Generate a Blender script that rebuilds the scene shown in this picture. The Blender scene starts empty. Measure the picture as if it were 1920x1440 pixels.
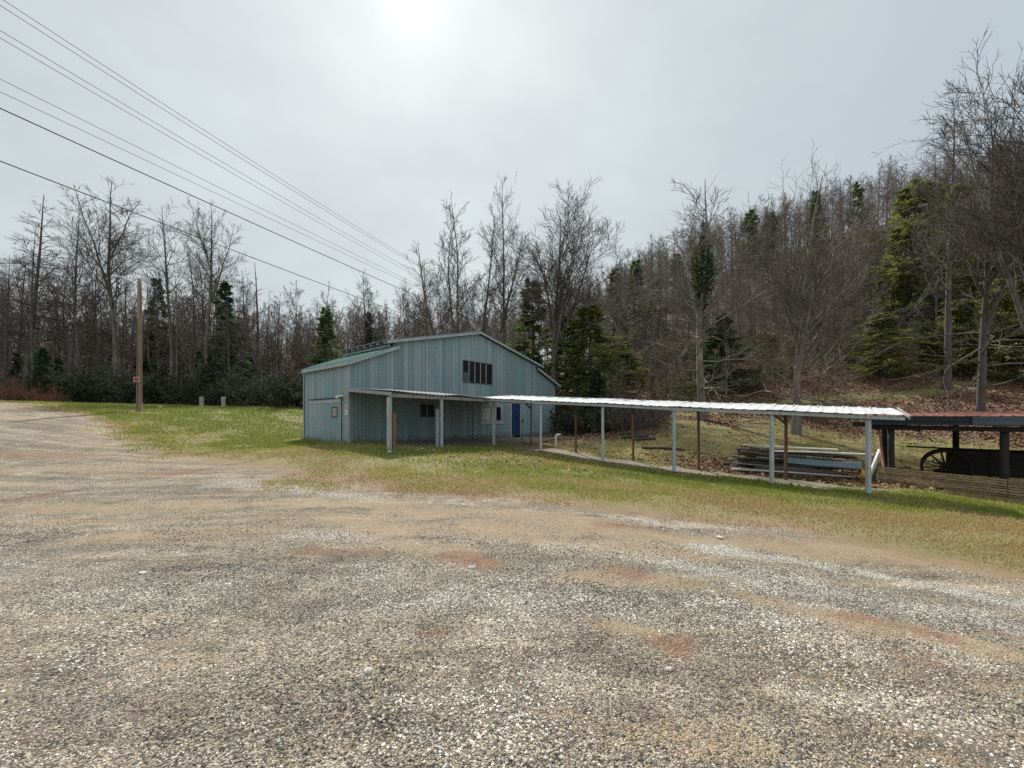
import bpy, math, random
import numpy as np
R = math.radians
rnd = random.Random(7)
RG = np.random.default_rng(11)
sc = bpy.context.scene
COL = sc.collection
F, CX, HZ, CAMZ = 750.0, 960.0, 785.0, 1.6      # survey constants used to site things on the ground

# ------------------------------------------------------------------ terrain
CP = [(0,0,0),(-5,2,.05),(5,2,-.12),(0,5,0),(-6,6,0),(6,4.7,-.25),(10,6,-.45),(13,8,-.65),(0,9,.0),(4,9,-.12),(-9.6,7.5,.0),
 (-15.4,12,.56),(-20,16,1.35),(-28,22,2.5),(-13,20,.72),(-22.7,24.4,2.0),(-17,33,2.44),(-34,30,2.7),(-12,28,1.5),(-9,33,1.9),
 (-7.3,18,.46),(3.2,30,.5),(-10.8,21,.5),(-4,33.5,1.0),(-4.6,15.05,.42),(-3,16.9,.37),(-1.18,19,.28),(-6,12.5,.33),(-2.5,22.5,.40),
 (1.23,17.1,.164),(3.48,15.36,-.10),(5.57,13.75,-.288),(7.8,12.04,-.407),(9.53,10.7,-.469),(.91,19.6,.21),(2.9,18.07,.06),(4.98,16.46,-.134),(9.09,13.29,-.438),
 (2,23,.35),(12.6,13.4,-.5),(14.7,11.5,-.70),(18,10,-.95),(16,16,-.45),(15.7,22,.72),(12.4,26,1.46),(8.5,27,1.06),(6.9,22,.5),(6.7,18,.1),(11,17,-.2),
 (17.6,30,2.4),(20,36,5.2),(25.8,46,10.5),(39.5,40,9.3),(29.6,30,3.4),(22,24,1.2),(29,24,2.0),(45,30,5.5),(12,38,4.2),(14,48,8.0),
 (29,68,22),(41,75,29),(72,80,40),(95,80,42),(100,60,33),(60,60,25),(50,50,16),(33,58,17),(10,62,11),(0,45,3.5),(0,70,8),(-15,45,3.0),(-20,70,5),(-40,45,3),(-60,45,3),(-60,70,3.5),(-70,25,2.8),(-40,15,2.2),(-30,5,1.0),
 (20,0,-.8),(30,12,-.6),(60,15,3),(0,-20,0),(-25,-15,.3),(25,-15,-.6),(70,110,40),(0,110,12),(-60,110,4),(110,110,42),(40,95,31),(120,20,12)]
CP = np.array(CP, float)
def _phi(r2): return np.where(r2 > 1e-9, .5*r2*np.log(np.maximum(r2, 1e-9)), 0)
_n = len(CP); _d2 = ((CP[:,None,:2]-CP[None,:,:2])**2).sum(-1)
_A = np.zeros((_n+3,_n+3)); _A[:_n,:_n] = _phi(_d2)+np.eye(_n)*.8
_A[:_n,_n] = 1; _A[:_n,_n+1:] = CP[:,:2]; _A[_n,:_n] = 1; _A[_n+1:,:_n] = CP[:,:2].T
_W = np.linalg.solve(_A, np.concatenate([CP[:,2],[0,0,0]]))
def H(x, y):
    x = np.asarray(x, float); y = np.asarray(y, float); sh = np.broadcast(x, y).shape
    q = np.stack([np.broadcast_to(x, sh).ravel(), np.broadcast_to(y, sh).ravel()], 1)
    out = np.empty(len(q))
    for i in range(0, len(q), 20000):
        s = q[i:i+20000]
        out[i:i+20000] = _phi(((s[:,None]-CP[None,:,:2])**2).sum(-1)) @ _W[:_n] + _W[_n] + s @ _W[_n+1:]
    return np.clip(out, -2.5, 46).reshape(sh)
def h(x, y): return float(H(x, y))
def ground_at(u, v):
    """where the sight line of a surveyed direction meets the terrain"""
    ys = np.linspace(1.2, 90, 2500); z = CAMZ-(v-HZ)/F*ys; xs = (u-CX)/F*ys
    g = H(xs, ys); k = np.argmax(g >= z)
    if g[k] < z[k]: k = len(ys)-1
    return xs[k], ys[k], g[k]
def vnoise(x, y, s, seed=0):
    g = np.random.default_rng(seed+99).random((257,257)); g[256] = g[0]; g[:,256] = g[:,0]
    a = (x/s) % 256; b = (y/s) % 256; i = a.astype(int) % 256; j = b.astype(int) % 256; f = a-np.floor(a); e = b-np.floor(b)
    f = f*f*(3-2*f); e = e*e*(3-2*e)
    return (g[i,j]*(1-f)+g[i+1,j]*f)*(1-e)+(g[i,j+1]*(1-f)+g[i+1,j+1]*f)*e

# ------------------------------------------------------------------ nodes
class NT:
    def __init__(s, mat):
        mat.use_nodes = True; s.t = mat.node_tree; s.t.nodes.clear()
    def n(s, typ, ins=None, **kw):
        nd = s.t.nodes.new(typ)
        for k, v in kw.items(): setattr(nd, k, v)
        for k, v in (ins or {}).items():
            sock = nd.inputs[k]
            if isinstance(v, bpy.types.NodeSocket): s.t.links.new(v, sock)
            else: sock.default_value = v
        return nd
    def math(s, op, a, b=0.0, clamp=False):
        return s.n('ShaderNodeMath', {0:a, 1:b}, operation=op, use_clamp=clamp).outputs[0]
    def mix(s, f, a, b, blend='MIX'):
        nd = s.t.nodes.new('ShaderNodeMix'); nd.data_type = 'RGBA'; nd.blend_type = blend; nd.clamp_factor = True
        for sock, v in ((nd.inputs[0], f), (nd.inputs[6], a), (nd.inputs[7], b)):
            if isinstance(v, bpy.types.NodeSocket): s.t.links.new(v, sock)
            else: sock.default_value = (*v, 1) if isinstance(v, tuple) and len(v) == 3 else v
        return nd.outputs[2]
    def ramp(s, f, stops, interp='LINEAR'):
        nd = s.n('ShaderNodeValToRGB', {0:f}); cr = nd.color_ramp; cr.interpolation = interp
        while len(cr.elements) > 1: cr.elements.remove(cr.elements[-1])
        for i, (p, c) in enumerate(stops):
            e = cr.elements[0] if i == 0 else cr.elements.new(p)
            e.position = p; c = c if isinstance(c, tuple) else (c, c, c); e.color = (*c, 1)
        return nd.outputs[0]
    def noise(s, vec, scale, detail=3, rough=.55, out=0):
        return s.n('ShaderNodeTexNoise', {'Vector':vec, 'Scale':scale, 'Detail':detail, 'Roughness':rough}).outputs[out]
    def step(s, v, a, b):
        return s.n('ShaderNodeMapRange', {0:v, 1:a, 2:b, 3:0.0, 4:1.0}, interpolation_type='SMOOTHSTEP').outputs[0]
    def scl(s, vec, sx, sy, sz, rot=0):
        return s.n('ShaderNodeMapping', {'Vector':vec, 'Scale':(sx,sy,sz), 'Rotation':(0,0,rot)}).outputs[0]
    def attr(s, name, out=2):
        return s.n('ShaderNodeAttribute', attribute_name=name).outputs[out]
    def out(s, sh): s.n('ShaderNodeOutputMaterial', {0:sh})
    def bsdf(s, col, rough=.8, bump=None, bstr=.4, bdist=.01, **kw):
        ins = {'Base Color': col if isinstance(col, bpy.types.NodeSocket) else (*col,1), 'Roughness':rough, **kw}
        if bump is not None:
            ins['Normal'] = s.n('ShaderNodeBump', {'Height':bump, 'Strength':bstr, 'Distance':bdist}).outputs[0]
        return s.n('ShaderNodeBsdfPrincipled', ins).outputs[0]
def newmat(name): 
    m = bpy.data.materials.new(name); return m, NT(m)
MATS = {}
def simple(name, col, rough=.8, var=.25, scale=6, metal=0.0, stretch=(1,1,1), bump=.25, col2=None):
    if name in MATS: return MATS[name]
    m, t = newmat(name); P = t.n('ShaderNodeTexCoord').outputs['Object']
    v = t.scl(P, *stretch); nz = t.noise(v, scale, 5, .6)
    tint = t.attr('tint')
    dark = tuple(c*(1-var*1.6) for c in col); lite = tuple(min(1, c*(1+var)) for c in (col2 or col))
    c = t.mix(t.step(nz, .3, .7), dark, lite)
    c = t.mix(.5, c, t.mix(t.math('MULTIPLY', tint, 1.0), tuple(x*.55 for x in col), lite))
    t.out(t.bsdf(c, rough, nz, bump, .01, Metallic=metal)); MATS[name] = m; return m

def mat_barn():
    m, t = newmat('barn_paint'); P = t.n('ShaderNodeTexCoord').outputs['Object']; tint = t.attr('tint')
    fine = t.noise(t.scl(P, 14, 14, .9), 2.2, 6, .65); big = t.noise(t.scl(P, 1, 1, .55), .7, 4, .6); mid = t.noise(t.scl(P, 5, 5, 1.2), 1.0, 5, .65)
    c = t.mix(t.step(tint, .0, 1.0), (.185,.25,.26), (.27,.335,.343))
    c = t.mix(t.step(big, .42, .72), c, (.175,.285,.305))
    c = t.mix(t.math('MULTIPLY', t.step(fine, .5, .72), .55), c, (.33,.345,.34))
    c = t.mix(t.math('MULTIPLY', t.step(mid, .54, .74), .7), c, (.25,.25,.25))
    streak = t.noise(t.scl(P, 9, 9, .5), 1.6, 3, .6)
    c = t.mix(t.math('MULTIPLY', t.step(streak, .56, .78), .55), c, (.09,.155,.165))
    knot = t.n('ShaderNodeTexVoronoi', {'Vector':t.scl(P, 2.4, 2.4, 1.5), 'Scale':1.0}).outputs[0]
    c = t.mix(t.math('SUBTRACT', 1.0, t.step(knot, .03, .075)), c, (.05,.06,.06))
    z = t.n('ShaderNodeSeparateXYZ', {0:P}).outputs[2]
    rot = t.math('SUBTRACT', t.math('MULTIPLY', t.noise(t.scl(P, 3, 3, 1), 1.2, 5, .7), 1.0), z)
    c = t.mix(t.math('MULTIPLY', t.step(rot, .2, .6), .75), c, (.09,.085,.075))
    t.out(t.bsdf(c, .85, fine, .5, .006)); return m
def mat_metal(name, col, rust=.0, rough=.4, rustcol=(.16,.06,.03), metal=.0):
    if name in MATS: return MATS[name]
    m, t = newmat(name); P = t.n('ShaderNodeTexCoord').outputs['Object']
    a = t.noise(P, 1.3, 5, .65); b = t.noise(t.scl(P, 1, 6, 6), 2, 4, .6)
    c = t.mix(t.step(a, .3, .75), tuple(x*.8 for x in col), col)
    c = t.mix(t.math('MULTIPLY', t.step(b, .62-rust*.35, .78-rust*.35), min(1, .35+rust) if name != 'white_roof_metal' else .16), c, rustcol)
    t.out(t.bsdf(c, rough, b, .15, .004, Metallic=metal)); MATS[name] = m; return m
def mat_bark(name, col, lich=(.3,.31,.27), amt=.5):
    m, t = newmat(name); P = t.n('ShaderNodeTexCoord').outputs['Object']
    a = t.noise(t.scl(P, 1, 1, .22), 7, 5, .7); b = t.noise(P, .9, 4, .6); inf = t.n('ShaderNodeObjectInfo').outputs['Random']
    c = t.mix(t.step(a, .35, .7), tuple(x*.45 for x in col), col)
    c = t.mix(t.math('MULTIPLY', t.step(b, .48, .7), amt), c, lich)
    c = t.mix(t.math('MULTIPLY', inf, .45), c, (.055,.045,.04))
    t.out(t.bsdf(c, .9, a, .8, .03)); return m
def mat_leaf(name, c1, c2, trans=.3, c3=None):
    m, t = newmat(name); tint = t.attr('tint'); inf = t.n('ShaderNodeObjectInfo').outputs['Random']
    c = t.mix(tint, c1, c2)
    if c3: c = t.mix(t.math('MULTIPLY', t.step(tint, .8, 1.0), .8), c, c3)
    c = t.mix(t.math('MULTIPLY', inf, .4), c, tuple(x*.55 for x in c1))
    d = t.n('ShaderNodeBsdfDiffuse', {0:c}).outputs[0]; tr = t.n('ShaderNodeBsdfTranslucent', {0:c}).outputs[0]
    t.out(t.n('ShaderNodeMixShader', {0:trans, 1:d, 2:tr}).outputs[0]); return m
def mat_tint(name, stops, rough=.9):
    m, t = newmat(name); t.out(t.bsdf(t.ramp(t.attr('tint'), stops), rough)); return m

# ------------------------------------------------------------------ mesh building
class MB:
    def __init__(s): s.v = []; s.f = []; s.t = []; s.n = 0
    def add(s, v, faces, tint=.5):
        """faces: int array (n,3) or (n,4) or list of such"""
        v = np.asarray(v, float).reshape(-1, 3); fl = faces if isinstance(faces, list) else [faces]
        for f in fl:
            f = np.asarray(f, int); s.f.append(f+s.n); s.t.append(np.broadcast_to(np.asarray(tint, float), (len(f),)).copy())
        s.v.append(v); s.n += len(v)
    BOXF = np.array([(0,3,2,1),(4,5,6,7),(0,1,5,4),(1,2,6,5),(2,3,7,6),(3,0,4,7)])
    def hexa(s, v, tint=None): s.add(v, MB.BOXF, rnd.random() if tint is None else tint)
    def box(s, x0, x1, y0, y1, z0, z1, tint=None):
        s.hexa([(x0,y0,z0),(x1,y0,z0),(x1,y1,z0),(x0,y1,z0),(x0,y0,z1),(x1,y0,z1),(x1,y1,z1),(x0,y1,z1)], tint)
    def bar(s, a, b, w, d, up=(0,0,1), tint=None):
        """rectangular bar from a to b, w across, d along 'up'"""
        a = np.array(a, float); b = np.array(b, float); ax = b-a; ax /= np.linalg.norm(ax); up = np.array(up, float)
        if abs(ax @ up) > .98: up = np.array((0,1,0.))
        sd = np.cross(ax, up); sd /= np.linalg.norm(sd); u2 = np.cross(sd, ax)
        c = [(-w/2,-d/2),(w/2,-d/2),(w/2,d/2),(-w/2,d/2)]
        s.hexa([a+sd*p+u2*q for p, q in c]+[b+sd*p+u2*q for p, q in c], tint)
    def tube(s, pts, rad, sides=8, tint=.5, cap=True):
        pts = np.asarray(pts, float); k = len(pts); rad = np.broadcast_to(np.asarray(rad, float), (k,)); base = s.n
        s.tubes(pts[None], rad[None], sides, tint)
        for i in ((0, k-1) if cap else ()):
            c = s.n; s.v.append(pts[i:i+1]); s.n += 1; r = base+i*sides+np.arange(sides)
            s.f.append(np.stack([np.full(sides, c), r, np.roll(r, -1)], 1)); s.t.append(np.full(sides, float(tint)))
    def tubes(s, P, Rd, sides, tint=.5):
        n, k, _ = P.shape
        T = np.empty_like(P); T[:,1:-1] = P[:,2:]-P[:,:-2]; T[:,0] = P[:,1]-P[:,0]; T[:,-1] = P[:,-1]-P[:,-2]
        T /= np.linalg.norm(T, axis=-1, keepdims=True)+1e-9
        ax = (P[:,-1]-P[:,0]); ref = np.where(np.abs(ax[:,2:3]) > .7*np.linalg.norm(ax, axis=1, keepdims=True), np.array([[1,.1,0]]), np.array([[0,.1,1]]))
        A = np.cross(T, ref[:,None]); A /= np.linalg.norm(A, axis=-1, keepdims=True)+1e-9; B = np.cross(T, A)
        an = np.arange(sides)*2*math.pi/sides
        V = P[:,:,None]+Rd[:,:,None,None]*(A[:,:,None]*np.cos(an)[:,None]+B[:,:,None]*np.sin(an)[:,None])
        i = (np.arange(n)*k)[:,None,None]; j = np.arange(k-1)[None,:,None]; q = np.arange(sides)[None,None]; q2 = (q+1) % sides
        b0 = (i+j)*sides; b1 = (i+j+1)*sides
        Fq = np.stack([b0+q, b0+q2, b1+q2, b1+q], -1).reshape(-1, 4)
        tt = np.repeat(np.broadcast_to(np.asarray(tint, float), (n,)), (k-1)*sides)
        s.add(V.reshape(-1,3), Fq, tt)
    def mesh(s, name, mat, smooth=False):
        V = np.concatenate(s.v); me = bpy.data.meshes.new(name)
        cnt = np.concatenate([np.full(len(f), f.shape[1]) for f in s.f]); loops = np.concatenate([f.ravel() for f in s.f])
        me.vertices.add(len(V)); me.vertices.foreach_set('co', V.astype(np.float32).ravel())
        me.loops.add(len(loops)); me.loops.foreach_set('vertex_index', loops.astype(np.int32))
        st = np.concatenate([[0], np.cumsum(cnt)[:-1]])
        me.polygons.add(len(cnt)); me.polygons.foreach_set('loop_start', st.astype(np.int32)); me.polygons.foreach_set('loop_total', cnt.astype(np.int32))
        me.polygons.foreach_set('use_smooth', np.full(len(cnt), smooth))
        at = me.attributes.new('tint', 'FLOAT', 'FACE'); at.data.foreach_set('value', np.concatenate(s.t).astype(np.float32))
        me.update(calc_edges=True)
        if mat: me.materials.append(mat)
        return me
    def build(s, name, mat, parent=None, smooth=False):
        return link(name, s.mesh(name, mat, smooth), parent)
def link(name, me, parent=None):
    o = bpy.data.objects.new(name, me); COL.objects.link(o)
    if parent: o.parent = parent
    return o
def tag(o, label=None, cat=None, group=None, kind=None):
    for k, v in (('label',label),('category',cat),('group',group),('kind',kind)):
        if v: o[k] = v
    return o
def empty(name, loc, rz=0, label=None, cat=None, group=None):
    o = bpy.data.objects.new(name, None); COL.objects.link(o); o.location = loc; o.rotation_euler.z = rz; o.empty_display_size = .2
    return tag(o, label, cat, group)
def copy_tree(o, parent=None):
    c = o.copy(); COL.objects.link(c); c.parent = parent
    for ch in list(o.children): copy_tree(ch, c)
    return c
def corrugated(a, b, c, d, pitch=.25, hgt=.025, thick=.006, tint=.5, n2=1, wave=0):
    """ribbed sheet: ribs run a->d; a->b is the edge across the ribs; n2 pieces along the ribs"""
    a, b, c, d = (np.array(p, float) for p in (a, b, c, d)); L = np.linalg.norm(b-a); nr = max(2, int(L/pitch))
    prof = [(0,0),(.60,0),(.68,1),(.88,1),(.96,0)]
    us, hs = [], []
    for i in range(nr):
        for p, q in prof: us.append((i+p)/nr); hs.append(q)
    us.append(1); hs.append(0); us = np.array(us); hs = np.array(hs)*hgt
    nrm = np.cross(b-a, d-a); nrm /= np.linalg.norm(nrm); nrm = nrm if nrm[2] > 0 else -nrm
    ws = np.linspace(0, 1, n2+1)
    top = a+(b-a)*us[:,None,None]*(1-ws[None,:,None])+(d-a)*ws[None,:,None]+((c-d)*us[:,None,None])*ws[None,:,None]
    top = top+nrm*hs[:,None,None]
    if wave: top[...,2] += wave*(vnoise(us[:,None]*L+0*ws[None], 0*us[:,None]+ws[None]*3, 1.1, 5)-.5)*2
    V = np.concatenate([top.reshape(-1,3), (top-nrm*thick).reshape(-1,3)]); m = len(us); k = n2+1
    i = np.arange(m-1)[:,None]*k; j = np.arange(n2)[None]; q = np.stack([i+j, i+k+j, i+k+j+1, i+j+1], -1).reshape(-1,4); o = m*k
    e = [q, q[:,::-1]+o]
    ii = np.arange(m-1)*k; e.append(np.stack([ii, ii+o, ii+k+o, ii+k], 1)); e.append(np.stack([ii+n2, ii+k+n2, ii+k+n2+o, ii+n2+o], 1))
    jj = np.arange(n2); e.append(np.stack([jj, jj+1, jj+1+o, jj+o], 1)); z = (m-1)*k; e.append(np.stack([z+jj, z+jj+o, z+jj+1+o, z+jj+1], 1))
    mb = MB(); mb.add(V, np.concatenate(e), tint); return mb

# ------------------------------------------------------------------ ground
edge_px = [(-420,748),(-200,749),(0,754),(60,760),(110,770),(170,785),(215,805),(245,830),(300,850),(400,870),(480,884),(560,897),(650,908),(740,919),(850,926),(960,938),
           (1050,952),(1140,966),(1300,985),(1450,1005),(1640,1035),(1780,1062),(1920,1092),(2300,1180)]
EDGE = [(-70,28,0)]+[ground_at(*p) for p in edge_px]
EDGE = np.array([(p[0],p[1]) for p in EDGE]+[(9,0.5),(12,-30),(-80,-30)])
def sdf(x, y):
    """signed metres outside (+) / inside (-) the gravel area"""
    x = np.asarray(x, float); y = np.asarray(y, float); d = np.full(x.shape, 1e9); ins = np.zeros(x.shape, bool); n = len(EDGE)
    for i in range(n):
        ax, ay = EDGE[i]; bx, by = EDGE[(i+1) % n]; ex, ey = bx-ax, by-ay
        t = np.clip(((x-ax)*ex+(y-ay)*ey)/(ex*ex+ey*ey+1e-9), 0, 1)
        d = np.minimum(d, np.hypot(x-ax-t*ex, y-ay-t*ey))
        c = (ay > y) != (by > y); xi = ax+(y-ay)*ex/(ey if abs(ey) > 1e-9 else 1e-9); ins ^= c & (x < xi)
    return np.where(ins, -d, d)
def sstep(v, a, b):
    t = np.clip((v-a)/(b-a), 0, 1); return t*t*(3-2*t)
def seg_d(x, y, a, b):
    ex, ey = b[0]-a[0], b[1]-a[1]; t = np.clip(((x-a[0])*ex+(y-a[1])*ey)/(ex*ex+ey*ey), 0, 1)
    return np.hypot(x-a[0]-t*ex, y-a[1]-t*ey)
def litter_mask(x, y):
    n = (vnoise(x, y, 2.6, 1)-.5)*5+(vnoise(x, y, .8, 2)-.5)*2
    right = sstep(y+.50*x+n, 31.2, 33.6)*sstep(x, 0, 2.5)
    strip = np.exp(-((y-.03*x-29.2+n*.15)/1.1)**2)*sstep(x, 11, 13)          # mown strip at the foot of the hill
    pile = np.exp(-(((x-10)/5.5)**2+((y-14.6)/3.2)**2)**2)*.62*sstep(y+.77*x,19.2,20.6)
    under = np.exp(-(((x-5)/4.5)**2+((y-25)/3.0)**2)**2)
    left = sstep(y-.14*(-x)+n*.3, 30.5, 32.5)*sstep(-x, -2, 2)
    return np.clip(np.maximum(np.maximum(right*(1-.95*strip), pile), np.maximum(left, under)), 0, 1)
def path_mask(x, y):
    q = .80-seg_d(x, y, (.6,19.1), (4.6,15.5))+(vnoise(x, y, .9, 61)-.5)*.5
    q = np.maximum(q, .42-seg_d(x, y, (4.6,15.6), (10.9,11.75))+(vnoise(x, y, .7, 62)-.5)*.9)
    lx = (x+7.32)*.656+(y-18)*.755; ly = -((x+7.32)*-.755+(y-18)*.656)       # porch slab
    q2 = np.minimum(np.minimum(lx-1.0, 13.0-lx), np.minimum(ly+.5, 3.7-ly))
    return np.clip(np.maximum(q, q2)/.6+.5, 0, 1)
def W2(pts): return [ground_at(*p)[:2] for p in pts]
def strokes(x, y, lst, seed):
    """worn tracks and patches: polylines with a half width in metres, ragged by noise"""
    o = np.zeros(np.shape(x)); nz = (vnoise(x,y,.9,seed)-.5)*1.1+(vnoise(x,y,.28,seed+1)-.5)*1.3+(vnoise(x,y,.12,seed+2)-.5)*.7
    for pts, w, amt in lst:
        for p, q in zip(pts[:-1], pts[1:]):
            d = seg_d(x, y, p, q)/w; o = np.maximum(o, amt*(1-sstep(d+nz*.7, .3, 1.3)))
    return o
T_SAND = [(W2([(880,978),(1250,1006),(1640,1030),(1930,1082)]),.42,1),(W2([(560,940),(900,962),(1100,985)]),.55,.8),(W2([(620,975),(1000,1005),(1300,1045)]),.40,.75),
          (W2([(0,960),(330,948),(640,945)]),.45,.8),(W2([(200,1010),(560,985)]),.30,.7),(W2([(1120,1170),(1210,1185)]),.16,.8),(W2([(1060,1075),(1330,1100),(1600,1165),(1930,1228)]),.20,.9),
          (W2([(1000,1350),(1200,1385),(1400,1400)]),.14,.6),(W2([(700,1020),(880,1032)]),.30,.6),(W2([(0,880),(240,878)]),.5,.7)]
T_CLAY = [(W2([(570,1030),(640,1034)]),.13,1),(W2([(680,1034),(715,1036)]),.14,1),(W2([(850,1040),(915,1058)]),.16,1),(W2([(1140,1062),(1190,1075)]),.16,.9),(W2([(1225,1190),(1262,1205)]),.20,1),
          (W2([(1590,1150),(1760,1195)]),.14,.9),(W2([(1800,1030),(1930,1060)]),.25,.7),(W2([(1700,1235),(1740,1240)]),.11,.6),(W2([(0,852),(150,856)]),.5,.8),(W2([(270,888),(360,882)]),.35,.8),
          (W2([(20,940),(90,925)]),.35,.9),(W2([(730,915),(900,930)]),.5,.6),(W2([(800,1190),(820,1192)]),.07,.9),(W2([(1120,985),(1210,992)]),.18,.7),(W2([(1850,1180),(1930,1200)]),.16,.8)]
T_FRESH = [(W2([(1150,968),(1350,986),(1600,1001)]),.20,1),(W2([(1300,1022),(1600,1066),(1930,1135)]),.26,1),(W2([(820,1000),(1150,1030),(1400,1075),(1700,1130),(1930,1180)]),.22,.75),(W2([(420,905),(720,935)]),.35,.6),(W2([(560,1000),(700,1008)]),.22,.6)]
T_DARK = [(W2([(60,800),(180,790)]),1.0,.9),(W2([(380,1000),(560,1010)]),.25,.7),(W2([(0,1050),(160,1030)]),.25,.6),(W2([(120,1340),(400,1290)]),.22,.5),(W2([(880,1310),(1150,1330)]),.2,.5)]
def bare_ground(x, y): return np.clip(np.maximum(strokes(x,y,T_SAND,71), strokes(x,y,T_CLAY,73)), 0, 1)
def graded(segs):
    o = []
    for a, b, st in segs: o.append(np.arange(a, b, st))
    return np.concatenate(o+[[segs[-1][1]]])
gx = graded([(-220,-60,8),(-60,-30,1.5),(-30,-12,.5),(-12,12,.10),(12,16,.2),(16,40,.6),(40,110,2),(110,240,8)])
gy = graded([(-60,-6,4),(-6,0,.5),(0,11,.09),(11,16,.18),(16,36,.35),(36,110,1.5),(110,280,10)])
GX, GY = np.meshgrid(gx, gy, indexing='ij'); GZ = H(GX, GY)
D = sdf(GX, GY)
# wheel ruts and small unevenness in the gravel and turf
ru = (GX*.61+GY*.79)
GZ = GZ+np.where(np.hypot(GX,GY) < 45, (vnoise(GX,GY,1.7,3)-.5)*.06+(vnoise(GX,GY,.5,4)-.5)*.025, 0)
GZ = GZ+np.where(D < .5, -.03*np.maximum(0, np.sin(ru*3.9+2*vnoise(GX,GY,4,6)))*sstep(GX,-1.5,2), 0)
GZ = GZ+np.where(GY > 34, (vnoise(GX,GY,3,8)-.5)*.5, 0)
zone2 = np.stack([strokes(GX,GY,T_SAND,71), strokes(GX,GY,T_CLAY,73), strokes(GX,GY,T_FRESH,75), strokes(GX,GY,T_DARK,77)], -1)
zone = np.stack([np.clip(D/8+.5, 0, 1), litter_mask(GX,GY), path_mask(GX,GY), np.ones_like(GX)], -1)

def mat_ground():
    m, t = newmat('ground_cover'); P = t.n('ShaderNodeTexCoord').outputs['Object']
    za = t.n('ShaderNodeAttribute', attribute_name='zone').outputs[0]; sep = t.n('ShaderNodeSeparateColor', {0:za})
    d = t.math('MULTIPLY', t.math('SUBTRACT', sep.outputs[0], .5), 8.0); lit = sep.outputs[1]; pth = sep.outputs[2]
    n1 = t.noise(P, .55, 5, .65); n2 = t.noise(P, 2.3, 4, .6); n3 = t.noise(P, 9, 4, .65); n4 = t.noise(P, 40, 3, .7)
    S = t.scl(P, .16, 1.5, 1, R(38)); rut = t.noise(S, 1.0, 5, .6); rut2 = t.noise(t.scl(P, .35, 2.2, 1, R(36)), 1.0, 4, .6)
    # --- gravel
    v1 = t.n('ShaderNodeTexVoronoi', {'Vector':P, 'Scale':105.0}); v2 = t.n('ShaderNodeTexVoronoi', {'Vector':P, 'Scale':52.0})
    cr = t.n('ShaderNodeSeparateColor', {0:v1.outputs['Color']}); cr2 = t.n('ShaderNodeSeparateColor', {0:v2.outputs['Color']})
    stops = [(0,(.04,.036,.032)),(.2,(.115,.104,.088)),(.42,(.26,.233,.19)),(.66,(.42,.38,.31)),(.88,(.60,.555,.47)),(1,(.82,.78,.70))]
    g1 = t.ramp(cr.outputs[0], stops); g2 = t.ramp(cr2.outputs[0], stops)
    g = t.mix(t.step(cr2.outputs[1], .55, .6), g1, g2)
    g = t.mix(t.math('MULTIPLY', t.step(v1.outputs['Distance'], .35, .62), .55), g, (.07,.06,.05))
    tone = t.mix(t.step(n2, .3, .7), (.66,.62,.56), (1.30,1.27,1.21)); g = t.mix(1.0, g, tone, 'MULTIPLY')
    sand = t.mix(n3, (.24,.175,.11), (.44,.35,.24))
    dirtf = t.math('MULTIPLY', t.step(t.math('ADD', rut, t.math('MULTIPLY', n3, .22)), .61, .73), .8)
    near = t.step(d, -3.2, -.2)
    dirtf = t.math('MAXIMUM', dirtf, t.math('MULTIPLY', t.step(t.math('ADD', t.math('MULTIPLY', rut2, .9), t.math('MULTIPLY', near, .16)), .56, .72), .85))
    g = t.mix(t.math('MULTIPLY', dirtf, t.step(t.math('ADD', cr.outputs[1], dirtf), .55, .95)), g, sand)
    clay = t.math('MULTIPLY', t.step(t.math('ADD', n1, t.math('MULTIPLY', n3, .35)), .84, .92), .45)
    clay = t.math('MAXIMUM', clay, t.math('MULTIPLY', t.step(rut, .655, .70), t.step(n2, .5, .62)))
    g = t.mix(t.math('MULTIPLY', clay, .6), g, t.mix(n4, (.16,.065,.03), (.34,.17,.09)))
    g = t.mix(1.0, g, t.mix(t.step(t.noise(t.scl(P, .22, 2.6, 1, R(38)), 1.0, 5, .65), .36, .64), (.66,.62,.57), (1.22,1.19,1.13)), 'MULTIPLY')
    g = t.mix(t.math('MULTIPLY', t.step(t.noise(t.scl(P, .3, 4.5, 1, R(3)), 1.0, 5, .65), .50, .68), t.step(t.n('ShaderNodeVectorMath', {0:P}, operation='LENGTH').outputs['Value'], 3.2, 6.5)), g, t.mix(.55, sand, g))
    dk = t.math('MULTIPLY', t.step(t.noise(P, .8, 5, .6), .55, .7), .35); g = t.mix(dk, g, (.09,.085,.08))
    wa = t.n('ShaderNodeAttribute', attribute_name='wear'); ws = t.n('ShaderNodeSeparateColor', {0:wa.outputs[0]})
    brk = t.math('MULTIPLY', t.math('SUBTRACT', t.math('ADD', n3, t.math('MULTIPLY', n4, .7)), .80), 1.3)
    brk = t.math('ADD', brk, t.math('MULTIPLY', t.math('SUBTRACT', cr2.outputs[2], .5), .75))
    f1 = t.step(t.math('ADD', ws.outputs[0], brk), .28, .75); f2 = t.step(t.math('ADD', ws.outputs[1], brk), .30, .80); f3 = t.step(t.math('ADD', ws.outputs[2], brk), .3, .8); f4 = t.step(t.math('ADD', wa.outputs[3], brk), .3, .9)
    g = t.mix(t.math('MULTIPLY', f4, .45), g, (.10,.092,.085))
    g = t.mix(t.math('MULTIPLY', f3, .8), g, t.ramp(cr.outputs[0], [(0,(.05,.047,.043)),(.3,(.22,.205,.185)),(.6,(.55,.52,.465)),(1,(.85,.81,.74))]))
    grain = t.mix(cr.outputs[0], (.55,.52,.48), (1.35,1.33,1.28))
    g = t.mix(t.math('MULTIPLY', f1, .82), g, t.mix(.8, sand, t.mix(1.0, sand, grain, 'MULTIPLY')))
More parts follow.
